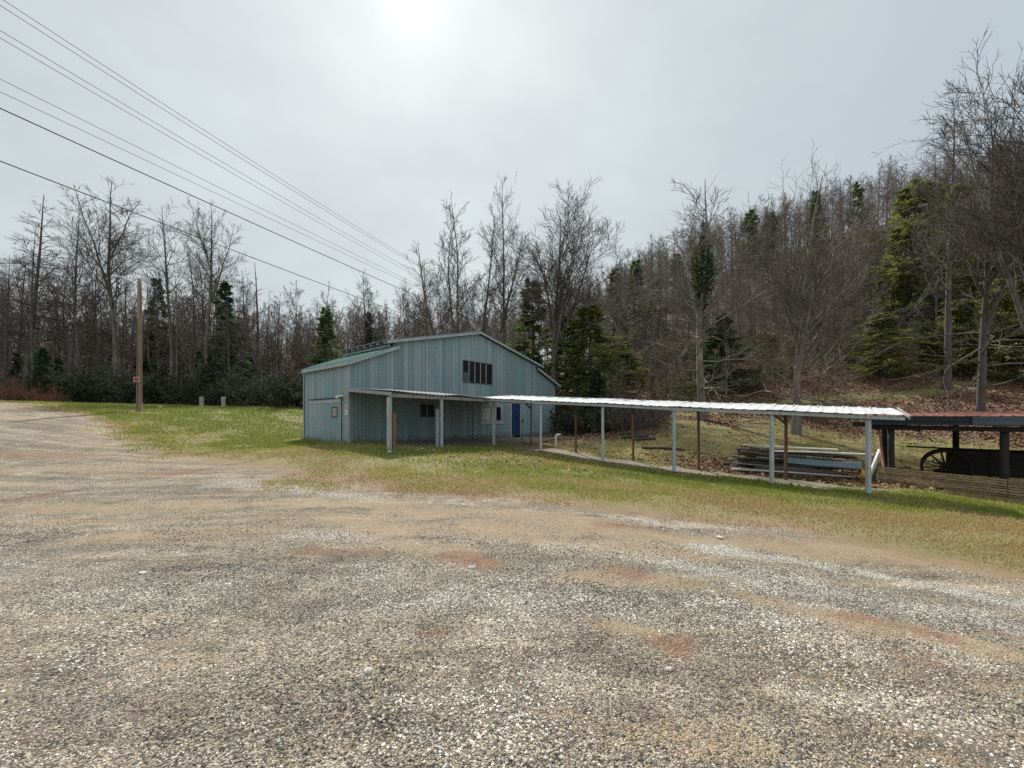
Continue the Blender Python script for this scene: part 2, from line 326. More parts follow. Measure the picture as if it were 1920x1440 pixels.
    g = t.mix(t.math('MULTIPLY', f2, .75), g, t.mix(1.0, t.mix(n3, (.15,.07,.042), (.32,.19,.12)), grain, 'MULTIPLY'))
    # --- turf soil seen between the blades
    gn = t.math('ADD', t.math('MULTIPLY', n1, .6), t.math('MULTIPLY', n2, .4))
    turf = t.mix(t.step(gn, .40, .60), (.25,.215,.095), (.15,.165,.045))
    turf = t.mix(t.step(n4, .35, .7), turf, t.mix(n3, (.30,.25,.125), (.19,.185,.065)))
    brown = t.mix(t.step(n4, .3, .75), t.mix(n3, (.17,.10,.055), (.30,.20,.11)), t.mix(n2, (.34,.26,.15), (.24,.15,.085)))
    wob = t.math('MULTIPLY', t.math('SUBTRACT', t.math('ADD', n1, t.math('MULTIPLY', n2, .5)), .75), 3.4)
    dd = t.math('ADD', d, wob)
    turf = t.mix(t.step(dd, .1, 1.7), brown, turf)
    edge = t.math('ADD', t.math('ADD', d, t.math('MULTIPLY', wob, .55)), t.math('MULTIPLY', t.math('SUBTRACT', n3, .5), 1.2))
    c = t.mix(t.step(edge, -.25, .65), g, turf)
    # --- leaf litter
    lv = t.n('ShaderNodeTexVoronoi', {'Vector':P, 'Scale':13.0}); lc = t.n('ShaderNodeSeparateColor', {0:lv.outputs['Color']})
    leaf = t.ramp(lc.outputs[0], [(0,(.05,.027,.017)),(.35,(.13,.066,.038)),(.65,(.22,.115,.06)),(1,(.33,.20,.12))])
    leaf = t.mix(t.step(t.noise(P, .25, 4, .6), .5, .62), leaf, t.mix(n3, (.10,.085,.04), (.18,.14,.075)))
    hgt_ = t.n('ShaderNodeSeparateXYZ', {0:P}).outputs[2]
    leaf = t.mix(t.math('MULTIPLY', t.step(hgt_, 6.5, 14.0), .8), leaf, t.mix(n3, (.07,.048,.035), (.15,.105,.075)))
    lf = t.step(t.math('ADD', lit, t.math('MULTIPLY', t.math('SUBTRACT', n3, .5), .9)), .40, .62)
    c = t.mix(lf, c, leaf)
    conc = t.mix(n3, (.20,.175,.14), (.34,.305,.25)); conc = t.mix(t.step(n2, .5, .75), conc, (.17,.145,.10))
    pf = t.step(t.math('ADD', pth, t.math('MULTIPLY', t.math('SUBTRACT', n3, .5), .8)), .42, .58)
    c = t.mix(pf, c, conc)
    hgt = t.math('ADD', t.math('MULTIPLY', v1.outputs['Distance'], -.8), t.math('ADD', t.math('MULTIPLY', v2.outputs['Distance'], -.7), t.math('MULTIPLY', n3, .8)))
    t.out(t.bsdf(c, .92, hgt, .9, .02)); return m
MG = mat_ground()
nx, ny = GX.shape; I = np.arange(nx-1)[:,None]*ny+np.arange(ny-1)[None]
Q = np.stack([I, I+ny, I+ny+1, I+1], -1).reshape(-1,4)
cen = lambda A: ((A[:-1,:-1]+A[1:,:-1]+A[:-1,1:]+A[1:,1:])/4).ravel()
cd, cx_, cy_, cz = cen(D), cen(GX), cen(GY), cen(GZ)
is_gr = cd < 0; is_hill = (~is_gr) & (cz > 3.2) & (cx_ > 4) & (cy_ > 27)
VV = np.stack([GX,GY,GZ], -1).reshape(-1,3); ZZ = zone.reshape(-1,4)
for nm, msk in (('gravel_drive', is_gr), ('hill', is_hill), ('ground', ~is_gr & ~is_hill)):
    q = Q[msk]; u, inv = np.unique(q, return_inverse=True); mb = MB(); mb.add(VV[u], inv.reshape(-1,4))
    me = mb.mesh(nm, MG, True); at = me.attributes.new('zone', 'FLOAT_COLOR', 'POINT'); at.data.foreach_set('color', ZZ[u].astype(np.float32).ravel())
    at = me.attributes.new('wear', 'FLOAT_COLOR', 'POINT'); at.data.foreach_set('color', zone2.reshape(-1,4)[u].astype(np.float32).ravel())
    tag(link(nm, me), kind='structure')
from mathutils.bvhtree import BVHTree
def gz(x, y):       # height of the finished ground sheet
    i = min(max(int(np.searchsorted(gx, x))-1, 0), nx-2); j = min(max(int(np.searchsorted(gy, y))-1, 0), ny-2)
    f = (x-gx[i])/(gx[i+1]-gx[i]); e = (y-gy[j])/(gy[j+1]-gy[j])
    return float((GZ[i,j]*(1-f)+GZ[i+1,j]*f)*(1-e)+(GZ[i,j+1]*(1-f)+GZ[i+1,j+1]*f)*e)
def gzv(x, y):
    i = np.clip(np.searchsorted(gx, x)-1, 0, nx-2); j = np.clip(np.searchsorted(gy, y)-1, 0, ny-2)
    f = (x-gx[i])/(gx[i+1]-gx[i]); e = (y-gy[j])/(gy[j+1]-gy[j])
    return (GZ[i,j]*(1-f)+GZ[i+1,j]*f)*(1-e)+(GZ[i,j+1]*(1-f)+GZ[i+1,j+1]*f)*e

def in_barn(x, y):
    lx = (x+7.32)*.656+(y-18)*.755; ly = (x+7.32)*-.755+(y-18)*.656
    return (lx > -.05) & (lx < 16.05) & (ly > -.05) & (ly < 4.9)
# ---- loose stones of the gravel
def stones():
    ph = (1+5**.5)/2
    ico = np.array([(-1,ph,0),(1,ph,0),(-1,-ph,0),(1,-ph,0),(0,-1,ph),(0,1,ph),(0,-1,-ph),(0,1,-ph),(ph,0,-1),(ph,0,1),(-ph,0,-1),(-ph,0,1)])/1.9
    icf = np.array([(0,11,5),(0,5,1),(0,1,7),(0,7,10),(0,10,11),(1,5,9),(5,11,4),(11,10,2),(10,7,6),(7,1,8),(3,9,4),(3,4,2),(3,2,6),(3,6,8),(3,8,9),(4,9,5),(2,4,11),(6,2,10),(8,6,7),(9,8,1)])
    octv = np.array([(1,0,0),(-1,0,0),(0,1,0),(0,-1,0),(0,0,1),(0,0,-.6)]); octf = np.array([(0,2,4),(2,1,4),(1,3,4),(3,0,4),(2,0,5),(1,2,5),(3,1,5),(0,3,5)])
    mb = MB()
    for N, ymin, ymax, base, bf, smin, smax in ((85000,1.5,4.4,ico,icf,.0032,.0085),(210000,3.2,14,octv,octf,.0038,.0105)):
        y = ymin*(ymax/ymin)**RG.random(N) if ymax > 6 else RG.uniform(ymin, ymax, N)
        x = RG.uniform(-1.36, 1.36, N)*y
        k = (sdf(x, y)+(vnoise(x,y,1.3,21)-.5)*1.6 < .1) & (vnoise(x*.61+y*.79, (x*.79-y*.61)*.12, .55, 31)*.6+.4*vnoise(x,y,.8,33)+.35*RG.random(N) > .42+.55*bare_ground(x,y))
        x, y = x[k], y[k]; n = len(x); z = gzv(x, y)
        s = (smin+(smax-smin)*RG.random(n)**2.2)*(.7+.75*vnoise(x,y,.7,35)); ptc = (vnoise(x,y,1.1,36)-.5)*.34+(vnoise(x,y*3,.45,37)-.5)*.30+(vnoise(x,y,.16,38)-.5)*.2-.12*bare_ground(x,y)
        v = base[None]*(1+.28*RG.standard_normal((n, len(base), 3))); v = v*np.stack([np.ones(n), RG.uniform(.6,1,n), RG.uniform(.4,.75,n)], -1)[:,None]*s[:,None,None]
        a = RG.random(n)*6.283; c, sn = np.cos(a)[:,None], np.sin(a)[:,None]
        v = np.stack([v[...,0]*c-v[...,1]*sn, v[...,0]*sn+v[...,1]*c, v[...,2]], -1)+np.stack([x, y, z+s*.18], -1)[:,None]
        f = bf[None]+np.arange(n)[:,None,None]*len(base)
        mb.add(v.reshape(-1,3), f.reshape(-1,3), np.repeat(np.clip(RG.random(n)*.9+.05+ptc, 0, 1), len(bf)))
    m = mat_tint('gravel_stone', [(0,(.04,.036,.032)),(.2,(.115,.104,.09)),(.42,(.26,.234,.195)),(.68,(.42,.383,.318)),(.9,(.60,.56,.48)),(1,(.82,.78,.71))])
    tag(mb.build('gravel', m), 'loose pale and dark gravel stones strewn over the drive', 'gravel', kind='stuff')
stones()
# ---- grass blades
def grass():
    N = 620000
    y = 3.6*(42/3.6)**(RG.random(N)**.85); x = RG.uniform(-1.33, 1.33, N)*y
    d = sdf(x, y)+(vnoise(x,y,1.8,41)-.5)*2.6+(vnoise(x,y,.5,42)-.5)*1.3
    lit = litter_mask(x, y); pa = path_mask(x, y)
    lx = (x+7.32)*.656+(y-18)*.755; ly = (x+7.32)*-.755+(y-18)*.656
    inb = (lx > -.05) & (lx < 16.05) & (ly > -.05) & (ly < 4.8)
    dens = sstep(d, -.45, 1.9)*(1-.93*lit)*(1-.97*sstep(pa,.3,.7))*(.35+.65*sstep(vnoise(x,y,1.1,43), .25, .5))
    k = (RG.random(N) < dens) & ~inb & (y < 37) & ((GZ.max() > 0)) 
    x, y, d = x[k], y[k], d[k]; n = len(x); z = gzv(x, y)
    lush = .92*sstep(vnoise(x,y,2.4,44)*.55+vnoise(x,y,.7,45)*.35+.16*sstep(d,1.5,5)+.18*sstep(-x,2,9)+.16*np.exp(-((y+.77*x-17.0)/1.6)**2)+.1*RG.standard_normal(n)-.32*sstep(y+.8*x,19.5,22)*sstep(x,-1,3)+.10*sstep(-x,8,14), .43, .82)
    nb = (lx > -.8) & (lx < 16.5) & (ly > -.8) & (ly < 5.6); nb = nb[k]; hgt = (.022+.05*RG.random(n))*(.7+.7*lush)*(1+.015*y)*np.where(nb, 1.0+1.6*RG.random(n)**2, 1.0)*np.where(RG.random(n) < .02, 2.0, 1.0); w = .0035+.00085*y
    a = RG.random(n)*6.283; le = RG.normal(0,.55,(n,2))*hgt[:,None]
    p0 = np.stack([x-np.cos(a)*w, y-np.sin(a)*w, z-.004], -1); p1 = np.stack([x+np.cos(a)*w, y+np.sin(a)*w, z-.004], -1); p2 = np.stack([x+le[:,0], y+le[:,1], z+hgt], -1)
    V = np.stack([p0,p1,p2], 1).reshape(-1,3); mb = MB()
    mb.add(V, np.arange(3*n).reshape(-1,3), np.clip((lush*.85+.10*RG.standard_normal(n)+.10)*sstep(d+(vnoise(x,y,.9,47)-.5)*2.2,-.4,1.9), 0, 1))
    m, t = newmat('grass_blade'); c = t.ramp(t.attr('tint'), [(0,(.34,.22,.12)),(.12,(.42,.32,.16)),(.30,(.42,.36,.15)),(.58,(.31,.31,.085)),(1,(.17,.225,.045))])
    t.out(t.n('ShaderNodeMixShader', {0:.35, 1:t.n('ShaderNodeBsdfDiffuse', {0:c}).outputs[0], 2:t.n('ShaderNodeBsdfTranslucent', {0:c}).outputs[0]}).outputs[0])
    tag(mb.build('grass', m), 'short patchy green and straw coloured grass on the field', 'grass', kind='stuff')
grass()
def litter():
    N = 150000
    y = 12*(60/12)**RG.random(N); x = RG.uniform(-.2, 1.33, N)*y
    k = (RG.random(N) < litter_mask(x, y)*.9+.03) & (path_mask(x,y) < .5) & ~in_barn(x, y); x, y = x[k], y[k]; n = len(x); z = gzv(x, y)
    s = RG.uniform(.03,.065,n)*(1+.012*y); a = RG.random(n)*6.283; tl = RG.normal(0,.45,(n,2))
    u = np.stack([np.cos(a), np.sin(a), tl[:,0]], -1)*s[:,None]; v = np.stack([-np.sin(a), np.cos(a), tl[:,1]], -1)*s[:,None]*.7
    c = np.stack([x, y, z+.02+.02*RG.random(n)], -1)
    V = np.stack([c-u, c-v, c+u, c+v], 1).reshape(-1,3); mb = MB(); mb.add(V, np.arange(4*n).reshape(-1,4), RG.random(n))
    m = mat_tint('dry_leaf', [(0,(.06,.028,.018)),(.4,(.16,.07,.04)),(.8,(.27,.14,.08)),(1,(.42,.30,.2))])
    tag(mb.build('leaf_litter', m), 'rust brown fallen leaves under the trees on the slope', 'fallen leaves', kind='stuff')
litter()

# ------------------------------------------------------------------ barn
M_BARN = mat_barn()
M_GREY = simple('weathered_grey_wood', (.30,.30,.29), .9, .35, 3, stretch=(4,4,.6))
M_TRIM = simple('chipped_pale_paint', (.27,.315,.32), .8, .28, 4, stretch=(5,5,.8), col2=(.37,.40,.405))
M_POST = simple('pale_blue_grey_paint', (.29,.325,.33), .75, .3, 5, stretch=(6,6,.7), col2=(.39,.425,.43))
M_BROWN = simple('brown_stained_wood', (.13,.075,.045), .85, .3, 5, stretch=(6,6,.6))
M_RUSTP = simple('rusty_brown_post', (.22,.11,.065), .85, .35, 5, stretch=(5,5,.8))
M_DARK = simple('dark_interior', (.02,.022,.022), .9, .2)
M_GREEN = mat_metal('green_roof_metal', (.075,.225,.175), .05, .45)
M_ROOF = mat_metal('grey_roof_metal', (.26,.28,.29), .15, .5)
M_WHITE = mat_metal('white_roof_metal', (.86,.88,.89), .0, .26, (.45,.42,.38))
M_BLUE = simple('blue_door_paint', (.014,.037,.115), .45, .2, 3)
M_PVC = simple('white_plastic', (.72,.72,.68), .5, .12)
M_CURT = simple('pale_curtain', (.55,.54,.50), .9, .15, 8, stretch=(12,1,1))
m_, t_ = newmat('dark_glass'); t_.out(t_.bsdf((.008,.010,.013), .25, **{'Specular IOR Level':.25})); M_GLASS = m_

BX, BY, BZ = -7.32, 18.0, .5
barn = empty('barn', (BX,BY,BZ), R(49), 'weathered blue grey plank barn with a low gable and an open lean-to porch', 'barn')
def wtop(t):      # underside of the roofs along the gable
    s = min(t, 16.0-t) if t > 8.2 else t
    s = t if t <= 8.1 else 16.2-t
    if s < 2.25: return 3.66+.385*s-.06
    return 4.80+(s-2.1)*.2285
def board_wall(mb, x0, x1, ztop, holes, yf, seam=None, zb=-.45, bw=.205):
    """vertical planks; yf = outer face; ztop(x); holes = (x0,x1,z0,z1)"""
    cuts = sorted({x0, x1, *[c for hh in holes for c in hh[:2] if x0 < c < x1]})
    x = x0; xs = [x0]
    while x < x1-1e-6:
        nx_ = x+bw*rnd.choice((.8,1,1,1.15,1.35))
        nc = min(c for c in cuts if c > x+1e-6)
        if nx_ > nc-.06: nx_ = nc
        xs.append(nx_); x = nx_
    for a, b in zip(xs[:-1], xs[1:]):
        m = (a+b)/2; iv = [(zb+rnd.uniform(0,.03), None)]; hs = sorted([hh for hh in holes if hh[0] < m < hh[1]], key=lambda q: q[2]); segs = []; lo = zb
        for hh in hs:
            segs.append((lo, hh[2], hh[2])); lo = hh[3]
        segs.append((lo, ztop(a), ztop(b)))
        for (lo, ta, tb) in segs:
            pieces = [(lo, ta, tb)]
            if seam is not None:
                sm = seam(m)
                if lo < sm-.1 < sm+.1 < min(ta, tb): pieces = [(lo, sm-.004, sm-.004), (sm+.004, ta, tb)]
            for (l2, a2, b2) in pieces:
                if min(a2, b2)-l2 < .02: continue
                y = yf+rnd.uniform(0,.012); g = rnd.choice((.003,.004,.006,.009,.012,.018))
                mb.hexa([(a+g,y,l2),(b-g,y,l2),(b-g,y+.022,l2),(a+g,y+.022,l2),(a+g,y,a2),(b-g,y,b2),(b-g,y+.022,b2),(a+g,y+.022,a2)], rnd.random())
UPW = (6.85,9.23,3.25,4.46); W1 = (3.92,4.7,1.24,1.80); W2 = (8.38,10.06,.98,1.84); DR = (11.08,12.0,-.45,2.10)
wall = MB()
board_wall(wall, 0, 16, wtop, [UPW, W1, W2, DR], 0, seam=lambda x: 2.35)
wall.build('front_wall', M_BARN, barn)
sw = MB()      # side wall: built along y, so make it along x then turn it
board_wall(sw, 0, 4.9, lambda x: 3.60, [(.72,4.05,-.45,2.02)], 0, seam=None)
sw.v = [v[:,[1,0,2]] for v in sw.v]; sw.f = [f[:,::-1] for f in sw.f]
sw.build('side_wall', M_BARN, barn)
# remaining walls and dark backing just inside the planks
bk = MB()
def wall_poly(mb, y0, y1, tint=.4, inset=.0):
    ts = [0,2.25,2.2501,8.1,13.9499,13.95,16]; 
    for a, b in zip(ts[:-1], ts[1:]):
        if b-a < .01: continue
        mb.hexa([(a,y0,-.45),(b,y0,-.45),(b,y1,-.45),(a,y1,-.45),(a,y0,wtop(a+1e-4)-.03),(b,y0,wtop(b-1e-4)-.03),(b,y1,wtop(b-1e-4)-.03),(a,y1,wtop(a+1e-4)-.03)], tint)
wall_poly(bk, 4.9, 4.95); bk.box(16.0,16.04,.03,4.9,-.45,3.55,.5)
bk.build('back_wall', M_BARN, barn)
ins = MB()
def backing(mb, x0, x1, holes, y0=.03, y1=.05):
    cuts = sorted({x0, x1, 2.25, 8.1, 13.95, *[c for hh in holes for c in hh[:2]]})
    for a, b in zip(cuts[:-1], cuts[1:]):
        m = (a+b)/2; lo = -.45
        for hh in sorted([q for q in holes if q[0] < m < q[1]], key=lambda q: q[2]):
            if hh[2] > lo: mb.box(a,b,y0,y1,lo,hh[2],.5)
            lo = hh[3]
        ta, tb = wtop(a+1e-4)-.04, wtop(b-1e-4)-.04
        mb.hexa([(a,y0,lo),(b,y0,lo),(b,y1,lo),(a,y1,lo),(a,y0,ta),(b,y0,tb),(b,y1,tb),(a,y1,ta)], .5)
backing(ins, .05, 15.95, [UPW, W1, W2, DR]); ins.box(.03,.05,.06,4.85,-.45,3.5,.5)
ins.build('dark_backing', M_DARK, barn)  # near-black sheet added in place of the interior's shade behind the plank gaps
# roofs
def roof(name, p, mat, **kw): return corrugated(*p, **kw).build(name, mat, barn)
Y0, Y1 = -.22, 4.88
roof('lower_roof', [(-.17,Y0,3.66),(-.17,Y1,3.66),(2.5,Y1,4.745),(2.5,Y0,4.745)], M_GREEN, pitch=.23, hgt=.03)
roof('lower_roof', [(16.62,Y0,3.62),(16.62,Y1,3.62),(13.7,Y1,4.745),(13.7,Y0,4.745)], M_GREEN, pitch=.23, hgt=.03)
up1 = corrugated((1.75,Y0,4.87),(1.75,4.9,4.87),(8.12,4.9,6.335),(8.12,Y0,6.335), pitch=.23, hgt=.03)
up1.build('upper_roof', M_ROOF, barn)
corrugated((14.45,Y0,4.87),(14.45,4.9,4.87),(8.08,4.9,6.335),(8.08,Y0,6.335), pitch=.23, hgt=.03).build('upper_roof', M_ROOF, barn)
tr = MB()
def barge(mb, a, b, w=.03, d=.15, t=.5): mb.bar(a, b, w, d, (0,0,1), t)
for (a, b) in (((-.15,-.20,3.57),(2.46,-.20,4.63)),((16.6,-.20,3.53),(13.75,-.20,4.63))): barge(tr, a, b)
for (a, b) in (((1.78,-.205,4.79),(8.1,-.205,6.245)),((14.42,-.205,4.79),(8.1,-.205,6.245))): barge(tr, a, b, .03, .13)
tr.bar((-.16,-.19,3.57),(-.16,4.85,3.57), .03,.17, (0,0,1), .4); tr.bar((16.6,-.19,3.52),(16.6,5.2,3.52), .03,.17, (0,0,1), .4)
tr.build('barge_board', M_TRIM, barn)
rf = MB()
for i in range(8): 
    y = .15+i*.64; rf.bar((1.82,y,4.80),(2.6,y,4.98), .07,.13, (0,0,1), .7)
rf.bar((2.05,-.0,4.68),(2.05,4.8,4.68), .05,.10,(0,0,1),.3)
rf.build('rafter_tail', M_TRIM, barn)
for x, y0, y1, x1, tp in ((-.026,-.026,-.002,.05,3.5),(15.95,-.026,-.002,16.02,3.5),(-.05,-.03,.05,-.027,3.48),(-.05,4.84,4.92,-.027,3.48)):
    cb = MB(); cb.box(x,x1,y0,y1,-.40,tp,.5); cb.build('corner_board', M_TRIM, barn)
# big window under the gable
def window(name, wdw, nb, frame_w, mat_f, y=-.03, mw=.035, pane=True):
    x0,x1,z0,z1 = wdw; f = MB(); fw = frame_w
    f.box(x0-fw,x1+fw,y,y+.05,z1,z1+fw,.6); f.box(x0-fw,x1+fw,y-.01,y+.05,z0-fw,z0,.6); f.box(x0-fw,x0,y,y+.05,z0,z1,.5); f.box(x1,x1+fw,y,y+.05,z0,z1,.5)
    w = f.build('window', mat_f, barn)
    if nb:
        b = MB()
        for i in range(nb): xx = x0+(x1-x0)*(i+1)/(nb+1); b.box(xx-mw/2,xx+mw/2,y+.035,y+.07,z0,z1,.5)
        b.build('mullion', M_GREY, w)
    g = MB(); g.box(x0,x1,.045,.05,z0,z1,.5); g.build('pane', M_GLASS, w)
    return w
w = window('window', UPW, 4, .045, simple('dark_frame_paint', (.07,.075,.075), .8, .3), y=-.02, mw=.05)
q = MB(); q.box(6.86,7.26,.02,.035,3.26,3.8,.4); q.build('board_patch', simple('grimy_pane',(.07,.10,.08),.7,.3), w)
window('window', W1, 1, .07, MATS['dark_frame_paint'], y=-.02)
w = window('window', W2, 1, .17, M_TRIM, y=-.03, mw=.09)
c1 = MB(); 
for a, b in ((8.40,9.16),(9.28,9.68)):
    n = 9
    for i in range(n): xa = a+(b-a)*i/n; xb = a+(b-a)*(i+1)/n; c1.box(xa,xb,.030+.006*(i % 2),.042,1.0,1.83,.3+.4*(i % 2))
c1.build('curtain', M_CURT, w)
bb = MB(); bb.box(9.5,10.4,-.028,-.002,.55,.60,.4); bb.box(8.2,10.24,-.05,-.03,.76,.81,.6); bb.build('sill', M_TRIM, w)
# blue door
dr = MB(); dr.box(11.12,11.96,-.01,.035,-.03,2.07,.5); door = dr.build('door', M_BLUE, barn)
pn = MB()
for z0, z1 in ((.12,.62),(.72,1.22),(1.32,1.92)):
    for x0, x1 in ((11.20,11.50),(11.58,11.88)): pn.box(x0,x1,-.018,-.0101,z0,z1,.7)
pn.build('door_panel', M_BLUE, door)
kn = MB(); kn.tube([(11.89,-.01,1.0),(11.89,-.06,1.0),(11.89,-.075,1.0)], [.012,.03,.02], 8, .5); kn.build('handle', simple('brass',(.3,.25,.15),.35,.1,metal=.8), door)
fr = MB(); fr.box(10.93,11.09,-.035,.03,-.1,2.11,.7); fr.box(11.99,12.10,-.035,.03,-.1,2.11,.6); fr.box(10.93,12.10,-.036,.03,2.11,2.28,.7)
fr.build('door_frame', M_TRIM, door)
ju = MB(); ju.box(12.22,12.30,-.06,-.002,.86,1.06,.5); ju.box(12.13,12.16,-.04,-.002,-.1,.9,.5); ju.build('meter_box', M_DARK, barn)
# corner return half way along the porch, seen as a dark strip
rt = MB(); rt.box(7.62,7.78,-.06,-.003,-.45,2.33,.6); rt.build('batten', M_BARN, barn)
# side doors
sd = MB(); 
for a, b in ((.74,2.36),(2.40,4.03)):
    x = a
    while x < b-.02:
        e = min(b, x+.20); sd.box(-.035,-.012+.0,x+.003,e-.003,-.34+rnd.uniform(0,.04),2.0,rnd.random()); x = e
sdo = sd.build('sliding_door', M_BARN, barn)
tk = MB(); tk.box(-.062,-.036,.70,4.1,1.86,2.02,.7); tk.build('door_rail', M_TRIM, sdo)
tk = MB(); tk.box(-.12,-.030,.55,4.15,2.045,2.08,.3); tk.build('track_hood', M_DARK, sdo)
for ya, yb in ((2.33,2.42),(.70,.78)): tk = MB(); tk.box(-.057,-.036,ya,yb,-.3,1.86,.5); tk.build('door_stile', M_TRIM, sdo)
tk = MB(); tk.box(-.060,-.036,1.05,1.11,1.16,1.66,.3); tk.box(-.060,-.036,1.58,1.64,1.16,1.66,.3); tk.box(-.060,-.036,1.11,1.58,1.16,1.22,.3); tk.box(-.060,-.036,1.11,1.58,1.60,1.66,.3)
hw = tk.build('hatch_frame', M_BROWN, sdo); tk = MB(); tk.box(-.045,-.037,1.11,1.58,1.22,1.60,.6); tk.build('hatch', M_GREY, hw)
lamp = MB(); lamp.tube([(-.03,.28,2.1),(-.20,.30,2.14),(-.26,.42,2.12)], [.03,.035,.05], 8); lamp.tube([(-.26,.42,2.12),(-.28,.62,2.06)], [.045,.075], 8); lamp.build('wall_lamp', M_PVC, barn)
# warning notice on the corner post
sg = MB(); sg.box(-.068,-.060,.02,.30,1.26,1.72,.6); sgn = sg.build('notice', simple('faded_sign_white',(.66,.63,.58),.7,.08), barn)
sr = MB()
for (ya, yb, za, zb) in ((.06,.26,1.60,1.67),(.05,.14,1.51,1.58),(.17,.26,1.51,1.58)): sr.box(-.0715,-.0685,ya,yb,za,zb,.5)
sr.build('notice_red_print', simple('faded_red_print',(.36,.10,.07),.7,.1), sgn)
sr = MB()
for k in range(3): sr.box(-.0712,-.0685,.07,.25,1.40-.045*k,1.42-.045*k,.5)
sr.build('notice_small_print', simple('faded_grey_print',(.30,.28,.25),.7,.1), sgn)
# ---- porch (p = distance out from the wall, y = -p)
def wave_roof():
    return corrugated((-.55,-4.25,2.12),(9.0,-4.25,2.05),(9.0,-.01,2.50),(-.35,-.01,2.50), pitch=.2, hgt=.02, n2=8, wave=.035)
wave_roof().build('porch_roof', M_ROOF, barn)
pb = MB(); pb.bar((-.5,-4.06,1.98),(6.2,-4.06,1.97), .05,.13,(0,0,1),.6); pb.bar((-.45,-.05,2.40),(-.5,-4.2,2.02), .04,.13,(0,0,1),.4)
pb.bar((6.1,-4.05,1.96),(9.0,-3.4,1.98), .05,.12,(0,0,1),.5)
for i in range(10): 
    x = .4+i*.9; pb.bar((x,-.02,2.385),(x,-4.1,2.0), .045,.10,(0,0,1),.25)
pb.build('porch_beam', M_GREY, barn)
def wpost(x, y): 
    X = BX+x*.656+y*-.755; Yw = BY+x*.755+y*.656
    return gz(X, Yw)-BZ
for i, (x, w_, mt) in enumerate(((-.44,.08,M_POST),(2.0,.095,M_POST),(5.2,.095,M_POST))):
    z = wpost(x,-4.02)-.06; p = MB(); p.box(x-w_/2,x+w_/2,-4.02-w_/2,-4.02+w_/2,z,1.915,.6); p.build('porch_post', mt, barn)
z = wpost(-.3,-4.0)-.06; p = MB(); p.box(-.36,-.24,-4.09,-3.97,z,1.30,.5); p.build('post_splint', M_RUSTP, barn)
p = MB(); p.box(-.56,-.505,-4.10,-3.97,z,1.9,.6); p.build('porch_post', M_TRIM, barn)
z = wpost(1.86,-4.0)-.06; p = MB(); p.box(1.80,1.90,-3.99,-3.88,z,1.5,.4); p.build('post_splint', M_GREY, barn)
# broken stones at the first porch post
M_STONE = simple('pale_stone', (.52,.49,.44), .9, .25, 9)
def rock(x, y, s, label, group=None, name='stone', fl=.55):
    bm = MB(); ph = np.random.default_rng(int(abs(x*991+y*577)*10) % 100000)
    n = 7; th = np.linspace(0, math.pi, n); V = []; 
    for a in th:
        for k in range(8): V.append((math.sin(a)*math.cos(k*math.pi/4), math.sin(a)*math.sin(k*math.pi/4), math.cos(a)))
    V = np.array(V); q = 1+.22*np.sin(V@ph.normal(0,2.2,3)+ph.random()*6)+.12*np.sin(V@ph.normal(0,5,3)); V = V*q[:,None]*np.array([1,ph.uniform(.6,.95),fl])*s
    I = np.arange(n-1)[:,None]*8; J = np.arange(8)[None]; bm.add(V, np.stack([I+J, I+8+J, I+8+(J+1) % 8, I+(J+1) % 8], -1).reshape(-1,4), .5)
    o = bm.build(name, M_STONE, None, False); o.location = (x, y, gz(x,y)+s*fl*.45); return tag(o, label, 'stone', group)
for k in range(9):
    a = (-.8+k*.24+rnd.uniform(-.1,.1), -4.35-rnd.random()*.5); X = BX+a[0]*.656-a[1]*.755; Yw = BY+a[0]*.755+a[1]*.656
    rock(X, Yw, rnd.uniform(.035,.09), 'small broken pale stone lying at the foot of the splinted porch post', 'stones at the porch post')
for u, v, s, lb in ((1348,1006,.048,'white stone beside the gravel strip at the edge of the grass'),(885,1066,.035,'small white stone next to red clay marks in the gravel'),(690,1262,.03,'small cream stone alone in the wide gravel lot'),
                    (1255,1255,.03,'pale stone by the large rust coloured clay patch'),(300,765,.16,'white rock on the grass between utility pole and stub posts'),(268,1078,.032,'pale flat stone in the gravel near the bend of the drive'),(1160,968,.05,'grey white stone on bare dirt at the grass edge')):
    X, Yw, _ = ground_at(u, v); rock(X, Yw, s, lb)

# ------------------------------------------------------------------ covered walkway
walk = empty('covered_walkway', (1.231,17.1,.15), 0, 'long covered walkway of white ribbed metal roofing on slim posts', 'walkway')
OX, OY, OZ = 1.231, 17.1, .15
DXY = np.array((.792,-.611)); NXY = np.array((.611,.792))
def WP(s, n, z): p = np.array((OX,OY))+DXY*s+NXY*n; return (p[0]-OX, p[1]-OY, z-OZ)      # local point: s along, n back, z world
fs = [0,2.84,5.48,8.3,10.48]; ftop = [2.28,2.11,1.93,1.77,1.635]
zt = lambda s: float(np.interp(s, [-3.2]+fs+[11.6], [2.50]+ftop+[1.575]))
RZ = MB()
ss = [-3.3,-1.6,0,2.84,5.48,8.3,10.48,11.17]
for i, (a, b) in enumerate(zip(ss[:-1], ss[1:])):
    rise = .25
    pa = WP(a,-.22,zt(a)+.09); pb_ = WP(b,-.22,zt(b)+.09); pc = WP(b,2.15,zt(b)+.09+rise); pd = WP(a,2.15,zt(a)+.09+rise)
    r = corrugated(pa, pb_, pc, pd, pitch=.30, hgt=.013, n2=3, wave=.014); RZ.v += r.v; RZ.f += [f+RZ.n for f in r.f]; RZ.t += r.t; RZ.n += r.n
RZ.build('roof', M_WHITE, walk)
bmn = MB()
for a, b in zip(ss[:-1], ss[1:]):
    bmn.bar(WP(a,-.10,zt(a)+.005), WP(b,-.10,zt(b)+.005), .045,.09,(0,0,1),.6)
bmn.build('front_beam', M_POST, walk)
bmn = MB()
